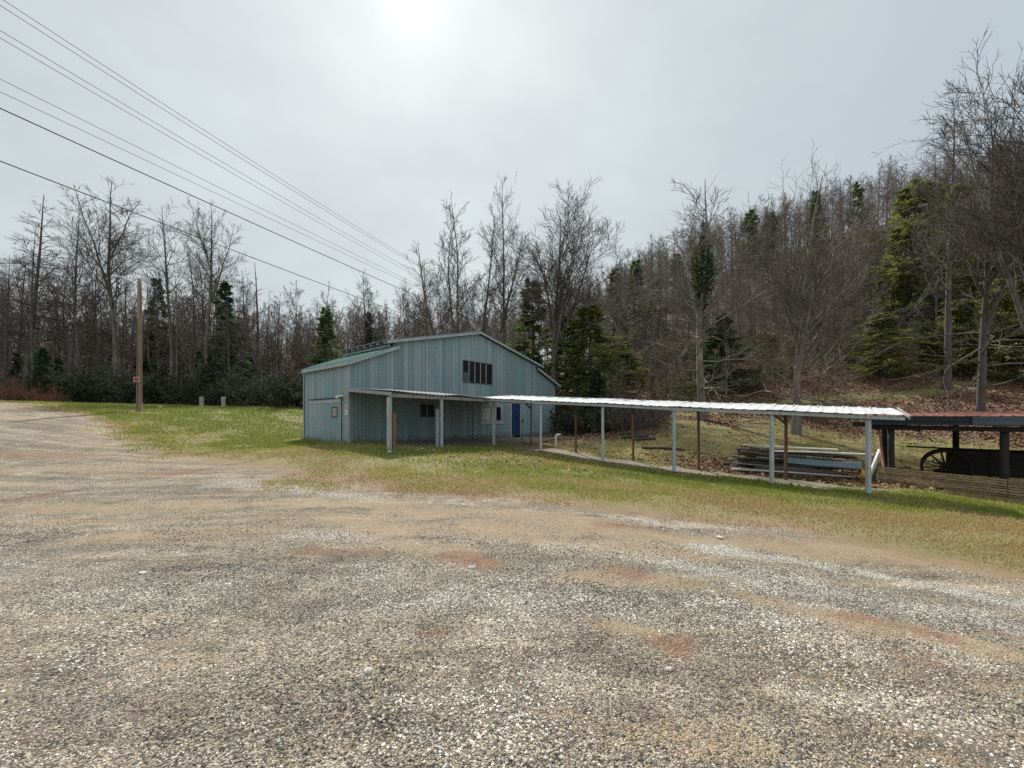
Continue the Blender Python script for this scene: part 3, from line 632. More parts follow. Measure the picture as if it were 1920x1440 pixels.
for a, b in zip(ss[:-1], ss[1:]): bmn.bar(WP(a,1.95,zt(a)+.28), WP(b,1.95,zt(b)+.28), .045,.12,(0,0,1),.4)
bmn.build('back_beam', M_BROWN, walk)
jb = MB()
for s in np.arange(-3, 11.3, .62): jb.bar(WP(s,-.05,zt(s)+.03), WP(s,1.93,zt(s)+.30), .04,.09,(0,0,1),.3)
jb.build('rafter', M_GREY, walk)
for s, zz in zip(fs, ftop):
    p = MB(); q = np.array(WP(s,0,0)); g = gz(q[0]+OX, q[1]+OY)-.06-OZ; le = rnd.uniform(-.012,.012)
    p.bar((q[0]+le,q[1],g), (q[0],q[1],zt(s)-.055-OZ), .088,.088,(0,1,0),.6); p.build('front_post', M_POST, walk)
    ft = MB(); ft.bar((q[0]+le,q[1],g), (q[0]+le,q[1],g+.13), .096,.096,(0,1,0),.2); ft.build('post_foot', M_BROWN, walk)
bu = [(995.4,838),(1080,849),(1187,864),(1310,880),(1473,900)]
for i, (u, v) in enumerate(bu):
    k = (u-CX)/F; Yb = 20.3/(1+.771*k); X = k*Yb; s = (X-OX)*DXY[0]+(Yb-OY)*DXY[1]; n = (X-OX)*NXY[0]+(Yb-OY)*NXY[1]
    p = MB(); g = gz(X, Yb)-.06; p.bar((X-OX,Yb-OY,g-OZ), (X-OX+rnd.uniform(-.02,.02),Yb-OY,zt(s)+.21-OZ), .075,.075,(0,1,0),.4)
    p.build('back_post', M_BROWN, walk)
    if i in (0,1,4):
        b = MB(); b.bar((X-OX-.02,Yb-OY,zt(s)-.30-OZ), (X-OX-.45,Yb-OY+.34,zt(s)+.18-OZ), .05,.07,(0,0,1),.5); b.build('brace', M_BROWN, walk)
b = MB(); s = 8.3; b.bar(WP(s,.02,zt(s)-.28), WP(s,.5,zt(s)+.02), .05,.07,(0,0,1),.5); b.build('brace', M_POST, walk); b = MB(); b.bar(WP(10.48,.02,zt(10.48)-.05), WP(10.48,1.9,zt(10.48)-.02), .05,.10,(0,0,1),.5); b.build('brace', M_POST, walk)
tag(walk)
# U-shaped rail on the slab beside the first back post
X, Yw, _ = ground_at(978,832); g = gz(X,Yw)
hr = MB(); hr.tube([(0,0,-.05),(0,0,.50)], .022, 6); hr.tube([(0,0,.04),(.12,-.3,.06),(.42,-.75,.03)], .02, 6)
o = hr.build('boot_rail', simple('rusted_iron',(.06,.04,.03),.7,.3), None, True); o.location = (X,Yw,g); tag(o, 'low rusty iron rail standing on the slab near the blue door', 'rail')
# elbow pipe
X, Yw, _ = ground_at(1042,838); g = gz(X,Yw); pp = MB()
pp.tube([(0,0,-.08),(0,0,.46),(.02,0,.54),(.09,0,.585),(.20,0,.59)], [.055,.055,.06,.06,.06], 10)
vp = pp.build('vent_pipe', M_PVC, None, True); vp.location = (X,Yw,g); tag(vp, 'white plastic elbow pipe sticking out of the ground beside the barn', 'pipe')
cp = MB(); cp.tube([(.20,0,.59),(.27,0,.59)], [.075,.075], 10); cp.tube([(.20,0,.59),(.185,0,.59)], [.075,.06], 10); cp.build('collar', simple('grey_collar',(.35,.34,.32),.6,.15), vp, True)

# ------------------------------------------------------------------ open shed
SX, SY = 12.35, 13.35; SD = np.array((.75,-.66)); SN = np.array((.66,.75))
shed = empty('open_shed', (SX,SY,gz(SX,SY)), 0, 'low open shed with a rusty red metal roof sheltering an old wagon', 'shed')
SZ = gz(SX,SY)
def SP(s, n, z): p = SD*s+SN*n; return (p[0], p[1], z-SZ)
M_RED = mat_metal('rusty_red_roof', (.16,.045,.030), .35, .55, (.30,.13,.08))
M_NAVY = mat_metal('dark_blue_sheet', (.02,.032,.055), .1, .5, (.015,.02,.03))
M_NAVY2 = mat_metal('faded_blue_sheet', (.065,.095,.135), .1, .5, (.03,.04,.05))
M_LOG = mat_bark('shed_log', (.018,.014,.012), (.028,.022,.018), .3)
zf = lambda s: 1.70-.012*s
corrugated(SP(-.35,-.35,zf(0)), SP(9,-.35,zf(9)), SP(9,3.9,zf(9)+.19), SP(-.35,3.9,zf(0)+.19), pitch=.22, hgt=.02, n2=6, wave=.01).build('roof', M_RED, shed)
def vsheet(mb, s0, s1, z0, z1, n=-.33, ribs=4, tint=.5):
    for i in range(ribs):
        a = z0+(z1-z0)*i/ribs; b = z0+(z1-z0)*(i+1)/ribs
        mb.hexa([SP(s0,n+.02,a),SP(s1,n+.02,a),SP(s1,n+.035,a),SP(s0,n+.035,a),SP(s0,n-.015*(i % 2),b),SP(s1,n-.015*(i % 2),b),SP(s1,n+.035,b),SP(s0,n+.035,b)], tint)
f = MB(); vsheet(f, -.35,2.05,1.40,1.675); vsheet(f, 2.05,9,1.39,1.665); f.build('fascia_panel', M_NAVY, shed)
f = MB(); vsheet(f, 1.95,9,1.42,1.66,-.385,2); f.build('fascia_patch', M_NAVY2, shed)
f = MB(); f.bar(SP(-.3,-.05,1.31), SP(9,-.05,1.25), .14,.14,(0,0,1)); f.bar(SP(-.3,3.3,1.60), SP(9,3.3,1.52), .14,.14,(0,0,1))
for s in (.1,2.6,5.2): f.bar(SP(s,-.1,1.46), SP(s,3.4,1.60), .10,.12,(0,0,1))
f.bar(SP(-.75,-.1,1.42), SP(.6,.0,1.36), .10,.16,(0,0,1)); f.build('beam', M_LOG, shed)
def logpost(s, n, top, r, lean=0):
    q = SP(s,n,0); g = gz(q[0]+SX, q[1]+SY)-.1-SZ; p = MB(); zz = np.linspace(0,1,6)
    pts = np.stack([q[0]+lean*(1-zz)+.012*np.sin(zz*7), q[1]+.01*np.cos(zz*5), g+(top-SZ-g)*zz], 1); p.tube(pts, r*(1.08-.12*zz), 10); p.build('post', M_LOG, shed, True)
logpost(.22,.05,1.27,.085); logpost(2.62,.05,1.25,.092); logpost(5.6,.05,1.22,.11)
logpost(.15,3.3,1.58,.09); logpost(2.05,3.35,1.56,.085); logpost(4.9,3.3,1.52,.09)
p = MB(); q = SP(-.05,-.02,1.32); q0 = SP(.10,-.05,0); p.tube([(q0[0],q0[1],gz(q0[0]+SX,q0[1]+SY)-SZ-.05),(q[0]-.06,q[1],q[2])], .04, 7); p.build('prop_pole', M_RUSTP, shed, True)
# low slatted wall along its front
lw = empty('slatted_wall', (SX,SY,SZ), 0, 'low wall of brown horizontal slats along the front of the open shed', 'wall')
M_SLAT = simple('brown_slat_wood', (.21,.145,.07), .85, .3, 3, stretch=(2,2,8), col2=(.28,.21,.11))
NS = 8
sl = MB()
for i in range(NS):
    for a, b in ((-.12,2.6),(2.61,5.6),(5.61,8.8)):
        top0 = lambda s: gz(SX+SD[0]*s-.33*SN[0], SY+SD[1]*s-.33*SN[1])
        za = -.47-.085*max(a,0)+.005+i*.062-.006*a*0; zb = -.47-.085*b+.005+i*(.062+.004*b)
        za = -.47-.085*max(a,0)+.005+i*(.062+.004*max(a,0)); yo = rnd.uniform(-.008,.008)
        sl.bar(SP(a,-.33+yo-.014*(NS-i),za+.03), SP(b,-.33+yo-.014*(NS-i),zb+.03), .045,.048,(0,0,1))
sl.build('slat', M_SLAT, lw)
for s in (.3,2.6,5.0,8.0):
    k = MB(); q = SP(s,-.24,0); z = -.5-.085*s; k.bar((q[0],q[1],z-SZ-.1),(q[0],q[1],z-SZ+.5), .07,.07,(0,1,0)); k.build('stake', M_BROWN, lw)

# ------------------------------------------------------------------ wagon under the shed roof
M_WAG = simple('old_dark_wagon_wood', (.016,.012,.010), .9, .3, 4, stretch=(1,5,5)); M_IRON = simple('wagon_iron', (.014,.012,.011), .7, .3)
WX, WY = 14.99, 13.83; wdir = np.array((.70,-.714)); wn = np.array((.714,.70))
WZ = gz(WX+.5,WY-.6)-.02
wagon = empty('farm_wagon', (WX,WY,WZ), 0, 'old dark wooden farm wagon with spoked wheels parked under the red shed roof', 'wagon')
def G(a, n, z): p = wdir*a+wn*n; return (p[0], p[1], z)
def wheel(a, n, r):
    hub = MB(); hub.tube([G(a,n-.11,r),G(a,n-.05,r),G(a,n+.08,r)], [.05,.085,.07], 10); w = hub.build('wheel', M_IRON, wagon, True)
    k = 28; an = np.linspace(0, 2*math.pi, k+1); rim = MB()
    for rr0, rr1, hw_, tt in ((r-.07,r-.012,.026,.4),(r-.012,r,.03,.8)):
        V = []
        for x in an[:-1]:
            for q, nn in ((rr0,-hw_),(rr1,-hw_),(rr1,hw_),(rr0,hw_)): V.append(G(a+q*math.cos(x), n+nn, r+q*math.sin(x)))
        I = np.arange(k)[:,None]*4; J = np.arange(4)[None]; I2 = (np.arange(k)[:,None]+1) % k*4
        rim.add(V, np.stack([I+J, I2+J, I2+(J+1) % 4, I+(J+1) % 4], -1).reshape(-1,4), tt)
    rim.build('rim', M_WAG, w)
    sp = MB()
    for i in range(12):
        x = i*math.pi/6+.2; sp.tube([G(a+.06*math.cos(x), n-.03, r+.06*math.sin(x)), G(a+(r-.06)*math.cos(x), n, r+(r-.06)*math.sin(x))], [.024,.017], 6)
    sp.build('spokes', M_WAG, w)
for n in (-.62,.62): wheel(0, n, .62)
for n in (-.60,.60): wheel(2.55, n, .50)
b = MB()
for i in range(4): z = .47+i*.19; b.bar(G(.02,-.47,z+.1), G(2.75,-.47,z+.1), .03,.184,(0,0,1)); b.bar(G(.02,.47,z+.1), G(2.75,.47,z+.1), .03,.184,(0,0,1))
for i in range(4): z = .47+i*.19; b.bar(G(.035,-.455,z+.1), G(.035,.455,z+.1), .03,.184,(0,0,1)); b.bar(G(2.735,-.455,z+.1), G(2.735,.455,z+.1), .03,.184,(0,0,1))
b.bar(G(.04,0,.48), G(2.73,0,.48), .9,.03,(0,0,1)); wb = b.build('wagon_box', M_WAG, wagon)
b = MB()
for a in (.1,.95,1.8,2.6): 
    for n in (-.5,.5): b = MB(); b.bar(G(a,n,.40), G(a,n*1.02,1.26), .05,.05,(0,1,0)); b.build('stake', M_WAG, wb)
b = MB(); b.bar(G(0,-.66,.62), G(0,.66,.62), .10,.10,(0,0,1)); b.bar(G(2.55,-.64,.50), G(2.55,.64,.50), .10,.12,(0,0,1)); b.bar(G(-.3,0,.46), G(2.9,0,.46), .09,.10,(0,0,1)); b.build('axle', M_WAG, wagon)
b = MB(); b.bar(G(-.95,-.40,1.31), G(1.4,-.42,1.265), .14,.05,(0,0,1)); b.bar(G(-.45,.1,1.275), G(2.6,.12,1.262), .16,.04,(0,0,1))
pk = b.build('plank', M_WAG, None); pk.location = (WX,WY,WZ); tag(pk, 'long dark plank lying across the top of the old wagon', 'plank')

# ------------------------------------------------------------------ lumber pile
M_B = [simple('silver_grey_board', (.21,.205,.195), .9, .3, 4, stretch=(1,8,8)), simple('dark_old_board', (.045,.037,.03), .9, .3, 4, stretch=(1,8,8)), simple('tan_board', (.14,.105,.075), .9, .3, 4, stretch=(1,8,8)),
       simple('white_board', (.62,.62,.58), .8, .2, 4, stretch=(1,8,8)), simple('blue_grey_board', (.17,.26,.31), .8, .25, 3, stretch=(1,8,8))]
PX, PY = 10.25, 14.55; PD = np.array((.965,-.262)); PN = np.array((.262,.965))
PZ = gz(PX,PY)
prnd = random.Random(3)
def plank(s0, s1, n, z0, z1, w, th, mat, label, group=None, name='plank', cat='plank'):
    b = MB(); a = PD*s0+PN*n; c = PD*s1+PN*(n+prnd.uniform(-.26,.26)); L = s1-s0; k = 4; V = []
    pts = [(a+(c-a)*i/k) for i in range(k+1)]; sag = prnd.uniform(-.02,.03)
    zz = [z0+(z1-z0)*i/k-sag*4*(i/k)*(1-i/k) for i in range(k+1)]
    side = np.array((-(c-a)[1], (c-a)[0]))/np.linalg.norm(c-a)*w/2
    for p, z in zip(pts, zz):
        for sx, dz in ((-1,0),(1,0),(1,th),(-1,th)): V.append((p[0]+side[0]*sx, p[1]+side[1]*sx, z+dz))
    F_ = []
    for i in range(k):
        for j in range(4): F_.append((i*4+j, i*4+4+j, i*4+4+(j+1) % 4, i*4+(j+1) % 4))
    F_ += [(0,1,2,3), (k*4+3,k*4+2,k*4+1,k*4)]
    b.add(V, np.array(F_), prnd.random()); o = b.build(name, mat, None); o.location = (PX,PY,PZ)
    return tag(o, label, cat, group)
GL = 'boards in the lumber pile'; LB = {0:'silver grey board in the loose lumber pile behind the walkway',1:'dark weathered board in the loose lumber pile behind the walkway',2:'tan bare board in the loose lumber pile behind the walkway'}
gr = lambda s, n: gz(PX+PD[0]*s+PN[0]*n, PY+PD[1]*s+PN[1]*n)-PZ
lay = 0
for L_ in range(10):
    for n in np.arange(-.62,.66,.31):
        if prnd.random() < .12 and L_ > 1: continue
        s0 = -2.0+prnd.uniform(-.3,.5)+.05*L_; s1 = 1.7+prnd.uniform(-1.1,.45)-.04*L_; th = prnd.choice((.04,.05,.07)); k = prnd.choice((0,0,0,1,1,1,2,2))
        z0 = gr(s0,n)*(1-.05*L_)+.03+L_*.088; z1 = gr(s1,n)+.03+L_*.078
        plank(s0, s1, n+prnd.uniform(-.06,.06)+.02*L_, z0, z1, prnd.choice((.14,.2,.26)), th, M_B[k], LB[k], GL)
zt_ = .03+10*.083
plank(-1.7,1.15,-.3,gr(-1.7,0)+zt_+.07,gr(1.1,0)+zt_+.10,.12,.04,M_B[3],'long white board on top of the lumber pile')
plank(-.9,2.1,-.62,gr(-.9,0)+zt_-.08,gr(2.1,0)+zt_-.03,.20,.035,M_B[3],'white edged board sticking out of the lumber pile towards the end post')
plank(-.55,1.6,-.74,gr(-.5,0)+.44,gr(1.6,0)+.42,.05,.19,M_B[4],'wide blue painted board on edge at the face of the lumber pile')
plank(-2.2,1.75,-.72,gr(-2.2,0)+.05,gr(1.75,0)+.05,.16,.05,M_B[3],'pale board along the foot of the lumber pile')
plank(-2.15,1.0,-.66,gr(-2.1,0)+.27,gr(1.0,0)+.20,.14,.05,M_B[0],'bleached board jutting from the middle of the lumber pile')
o = MB(); o.tube([(0,0,0),(.22,.05,.40),(.45,.1,.86)], .06, 10); o = o.build('plastic_pipe', M_PVC, None, True); X, Yw = PX+PD[0]*2.1-.4*PN[0], PY+PD[1]*2.1-.4*PN[1]; o.location = (X,Yw,gz(X,Yw)+.13); tag(o, 'white plastic pipe leaning against the end of the lumber pile', 'pipe')
X, Yw = PX+PD[0]*1.95-.78*PN[0], PY+PD[1]*1.95-.78*PN[1]
o = MB(); o.bar((0,0,0),(.32,.1,.50),.10,.03,(0,1,0)); o = o.build('plank', M_B[2], None); o.location = (X,Yw,gz(X,Yw)+.02); tag(o, 'short tan board leaning beside the white plastic pipe', 'plank')
o = MB(); o.box(-.22,.22,-.15,.15,0,.05); o.box(-.22,-.18,-.15,.15,.05,.26); o.box(.18,.22,-.15,.15,.05,.26); o.box(-.18,.18,-.15,-.11,.05,.26); o.box(-.18,.18,.11,.15,.05,.26)
X, Yw = PX+PD[0]*2.42-.55*PN[0], PY+PD[1]*2.42-.55*PN[1]; o = o.build('crate', M_B[1], None); o.location = (X,Yw,gz(X,Yw)-.01); o.rotation_euler.z = -.3; tag(o, 'small dark wooden crate at the end of the lumber pile', 'crate')
o = MB(); V = []
for i in range(7):
    for j in range(9):
        a = math.pi*i/6; bq = 2*math.pi*j/9; r = .14*(1+.2*math.sin(3*bq+i)+.12*math.cos(5*a+j)); V.append((r*math.sin(a)*math.cos(bq)*1.1, r*math.sin(a)*math.sin(bq)*.7, r*math.cos(a)))
I = np.arange(6)[:,None]*9; J = np.arange(9)[None]; o.add(V, np.stack([I+J, I+9+J, I+9+(J+1) % 9, I+(J+1) % 9], -1).reshape(-1,4), .7)
X, Yw = PX+PD[0]*1.72-.88*PN[0], PY+PD[1]*1.72-.88*PN[1]; o = o.build('plastic_bag', simple('orange_plastic',(.62,.30,.03),.5,.2), None, True); o.location = (X,Yw,gz(X,Yw)+.22); tag(o, 'crumpled orange yellow plastic bag stuffed in the end of the lumber pile', 'bag')
# logs and scraps on the ground beyond the walkway
M_LOG2 = mat_bark('fallen_log', (.07,.055,.045), (.2,.18,.15), .4)
def log(u, v, L, r, rz, label, group=None, m=None, name='log'):
    X, Yw, _ = ground_at(u, v); o = MB(); k = 7; s = np.linspace(-L/2, L/2, k); pts = np.stack([s, .05*np.sin(s*3), .02*np.cos(s*2)], 1); pts[:,2] += [gz(X+math.cos(rz)*q, Yw+math.sin(rz)*q)+r*.8 for q in s]
    o.tube(pts, r*(1+.12*np.sin(s*5)), 9); o = o.build(name, m or M_LOG2, None, True); o.location = (X,Yw,0); o.rotation_euler.z = rz; return tag(o, label, 'log', group)
for i, (u, v, L, r, rz) in enumerate(((1190,822,1.5,.10,.1),(1205,818,1.7,.09,.3),(1182,816,1.2,.10,-.3),(1210,826,1.1,.08,.05))): log(u, v, L, r, rz, 'short dark log in the small heap beside the brown walkway post', 'small heap of logs')
o = log(1243,843,1.9,.06,-.22,'dark flat slab of wood lying on the grass behind the walkway')
log(1185,893,4.0,.022,-.5,'thin bent stick lying on the grass in front of the walkway')
M_PALE = mat_bark('pale_branch', (.28,.25,.21), (.4,.38,.34), .5)
for i, (u, v, L, r, rz) in enumerate(((1420,785,2.2,.04,-.8),(1405,790,1.7,.035,.5),(1430,795,1.6,.03,-.2),(1395,800,2.4,.03,-.5))): log(u, v, L, r, rz, 'bare pale fallen branch on the leaf litter behind the walkway', 'fallen branches', M_PALE, 'branch')

# ------------------------------------------------------------------ utility pole, stub posts and wires
Yp = 24.4; Xp = (261-CX)/F*Yp; zp = gz(Xp,Yp)
pole = empty('utility_pole', (Xp,Yp,zp), 0, 'brown wooden utility pole with a small street lamp and a red sign', 'utility pole')
M_POLE = simple('creosote_pole', (.17,.095,.055), .85, .3, 3, stretch=(5,5,.4), col2=(.25,.18,.13))
ht = CAMZ+(785-523)/F*Yp-zp
p = MB(); zz = np.linspace(-.3, ht, 9); p.tube(np.stack([.03*zz/ht, 0*zz, zz], 1), 0.145-.04*zz/ht, 14); p.build('pole', M_POLE, pole, True)
M_STEEL = simple('galvanised_steel', (.62,.63,.64), .6, .1)
p = MB(); p.tube([(0,-.12,ht-.45),(-.25,-.2,ht-.2),(-.75,-.25,ht+.02),(-1.05,-.28,ht+.06)], .042, 8); arm = p.build('lamp_arm', M_STEEL, pole, True)
p = MB(); p.tube([(-1.0,-.28,ht+.05),(-1.1,-.28,ht+.06),(-1.3,-.29,ht+.06),(-1.42,-.29,ht+.05)], [.05,.09,.085,.03], 10); p.build('lamp_head', M_STEEL, arm, True)
zs = CAMZ+(785-712)/F*Yp-zp
p = MB(); p.box(-.18,.18,-.185,-.165,zs-.15,zs+.15); s_ = p.build('sign', simple('sign_white',(.62,.55,.52),.6,.05), pole)
p = MB(); p.box(-.15,.15,-.190,-.1853,zs-.12,zs+.12); p.build('sign_face', simple('sign_red',(.28,.012,.015),.5,.15), s_)
p = MB(); p.tube([(.02,-.16,.2),(.02,-.145,ht*.7)], .012, 6); p.build('ground_wire', M_IRON, pole)
for (u, v, lb) in ((378,765,'short weathered stub post standing nearer the utility pole'),(419,765,'short weathered stub post standing nearer the barn')):
    Yq = 31.0; X = (u-CX)/F*Yq; o = MB(); zg = gz(X,Yq); t1 = CAMZ+(785-744)/F*Yq-zg
    o.tube([(0,0,-.3),(.01,0,t1*.5),(0,0,t1)], [.155,.15,.145], 9); o = o.build('stub_post', simple('bleached_post',(.27,.25,.22),.9,.35,4,stretch=(5,5,.5)), None, True); o.location = (X,Yq,zg); tag(o, lb, 'post', 'stub posts by the woods')
# far pole behind the pine and the wires running to it
Yf = 46.0; Xf = (990-CX)/F*Yf; zfp = gz(Xf,Yf)
fp = empty('utility_pole', (Xf,Yf,zfp), 0, 'grey utility pole among the pines behind the barn where the overhead wires end', 'utility pole')
p = MB(); p.tube([(0,0,-.3),(0,0,13.2-zfp)], [.17,.12], 12); p.build('pole', M_POLE, fp, True)
p = MB(); p.bar((-1.2,.1,12.6-zfp),(1.2,-.1,12.6-zfp),.1,.12); p.build('cross_arm', M_POLE, fp)
M_WIRE = simple('bare_wire', (.10,.10,.105), 1.0, .1); M_CABLE = simple('black_cable', (.02,.02,.022), 1.0, .1)
wires = [(-4,.50,12.9,602,480,'topmost thin overhead wire crossing the sky'),(10,.50,12.75,606,485,'thin overhead wire just under the topmost one'),
         (57,.50,12.3,614,500,'upper wire of the middle pair of overhead wires'),(71,.50,12.2,618,506,'lower wire of the middle pair of overhead wires'),
         (148,.50,11.4,632,523,'upper wire of the lowest thin pair of overhead wires'),(172,.50,11.2,636,529,'lower wire of the lowest thin pair of overhead wires'),
         (203,1.25,10.8,645,546,'thick black overhead cable below the thin wires'),(302,1.1,8.6,672,590,'lowest black overhead cable passing in front of the treetops')]
for i, (v0, rr, zn, vf, vm, lb) in enumerate(wires):
    y0 = (zn-CAMZ)*F/(HZ-v0); A = np.array((-1.28*y0, y0, zn)); B = np.array(((990-CX)/F*Yf+(-.8+.2*i)*.6, Yf, CAMZ+(HZ-vf)/F*Yf))
    s = np.linspace(-.55, 1, 60); pts = A+(B-A)*s[:,None]
    # sag chosen so that the wire hangs as seen
    ks = np.linspace(0,1,400); q = A+(B-A)*ks[:,None]; j = np.argmin(abs(CX+q[:,0]/q[:,1]*F-760)); want = CAMZ+(HZ-vm)/F*q[j,1]; sag = (q[j,2]-want)/(ks[j]*(1-ks[j])); sag = min(max(sag, -.0), 6)
    pts[:,2] -= np.where(s > 0, sag*s*(1-s), 0) + np.where(s <= 0, sag*s, 0)
    o = MB(); o.tube(pts, (.0085 if rr < 1 else .015 if rr < 1.2 else .018), 5); o = o.build('overhead_wire', M_WIRE if rr < 1 else M_CABLE, None, True); tag(o, lb, 'wire', 'overhead wires')
o = MB(); A = np.array((Xp+.1,Yp,zp+ht-.3)); B = np.array(((640-CX)/F*42, 42, CAMZ+(785-660)/F*42)); s = np.linspace(0,1,30); pts = A+(B-A)*s[:,None]; pts[:,2] -= 1.2*s*(1-s); o.tube(pts, .012, 5)
tag(o.build('service_wire', M_WIRE, None, True), 'thin pale service wire dropping from the lamp pole into the woods', 'wire')

# ------------------------------------------------------------------ trees
M_BARK = mat_bark('grey_bark', (.145,.125,.105), (.24,.23,.20), .5)
M_BARKL = mat_bark('pale_lichen_bark', (.22,.20,.165), (.42,.41,.34), .7)
M_TWIG = mat_bark('bare_twig', (.155,.125,.11), (.235,.205,.18), .3)
M_TWIGL = mat_bark('pale_twig', (.25,.22,.185), (.38,.355,.31), .5)
M_TWIGR = mat_bark('reddish_twig', (.22,.155,.13), (.28,.22,.19), .3)
M_NEED = mat_leaf('pine_needles', (.075,.11,.048), (.19,.235,.085), .5)
M_NEEDY = mat_leaf('yellow_green_needles', (.09,.12,.04), (.25,.27,.075), .5)
M_HEML = mat_leaf('hemlock_needles', (.05,.082,.05), (.12,.165,.085), .45)
M_RHOD = mat_leaf('evergreen_shrub_leaf', (.028,.042,.026), (.085,.10,.052), .25, (.24,.25,.20))
M_VINE = mat_leaf('ivy_leaf', (.03,.058,.025), (.075,.115,.04), .35)

def grow(g, st, dr, ln, rad, k, wob, trop=0.0, taper=.25, power=1.0):
    n = len(st); P = np.empty((n,k+1,3)); P[:,0] = st; d = dr/np.linalg.norm(dr, axis=1, keepdims=True); stp = (ln/k)[:,None]
    drift = g.normal(0, wob*.5, (n,3))
    for i in range(k):
        d = d+g.normal(0, wob, (n,3))+drift*.4; d[:,2] += trop; d /= np.linalg.norm(d, axis=1, keepdims=True); P[:,i+1] = P[:,i]+d*stp
    s = np.linspace(0, 1, k+1)**power; return P, rad[:,None]*(1-(1-taper)*s[None])
def spawn(g, P, Rd, ln, m, t0, t1, a0, a1, ratio, prof=lambda t: 1-.5*t, rr=.6, rmax=1, up=0.0, flat=0.0, prune=False):
    n, k, _ = P.shape; k -= 1; t = t0+(t1-t0)*(np.arange(m)[None]+g.random((n,m)))/m; f = t*k; i = np.minimum(f.astype(int), k-1); f = f-i
    ni = np.arange(n)[:,None]; p = P[ni,i]*(1-f)[...,None]+P[ni,i+1]*f[...,None]; T = P[ni,i+1]-P[ni,i]; T /= np.linalg.norm(T, axis=-1, keepdims=True)+1e-9
    rad = Rd[ni,i]*(1-f)+Rd[ni,i+1]*f
    ref = np.where(np.abs(T[...,2:3]) > .9, np.array([1.,0,0]), np.array([0,0,1.])); A = np.cross(T, ref); A /= np.linalg.norm(A, axis=-1, keepdims=True)+1e-9; B = np.cross(T, A)
    ph = np.arange(m)[None]*2.399+g.random((n,1))*6.28+g.normal(0,.5,(n,m)); an = g.uniform(a0, a1, (n,m))
    d = T*np.cos(an)[...,None]+(A*np.cos(ph)[...,None]+B*np.sin(ph)[...,None]*(1-flat))*np.sin(an)[...,None]; d[...,2] += up
    L = ln[:,None]*ratio*prof((t-t0)/(t1-t0+1e-9))*g.uniform(.65,1.2,(n,m))
    p, d, L, q = p.reshape(-1,3), d.reshape(-1,3), L.ravel(), np.minimum(rad*rr, rmax).ravel()
    if prune:
        w = np.repeat(ln, m); k = g.random(len(L)) < np.clip(w/np.quantile(ln, .72), .12, 1.0); p, d, L, q = p[k], d[k], L[k], q[k]
    return p, d, L, q
def tree_obj(name, trunk, crown, mt, mc, crown_name='crown'):
    """a tree: trunk mesh with its crown as a child; kept as a mould and linked when first placed"""
    tm = trunk.mesh(name, mt, True) if trunk else None; cm = crown.mesh(crown_name, mc, False); return (name, tm, cm, crown_name)
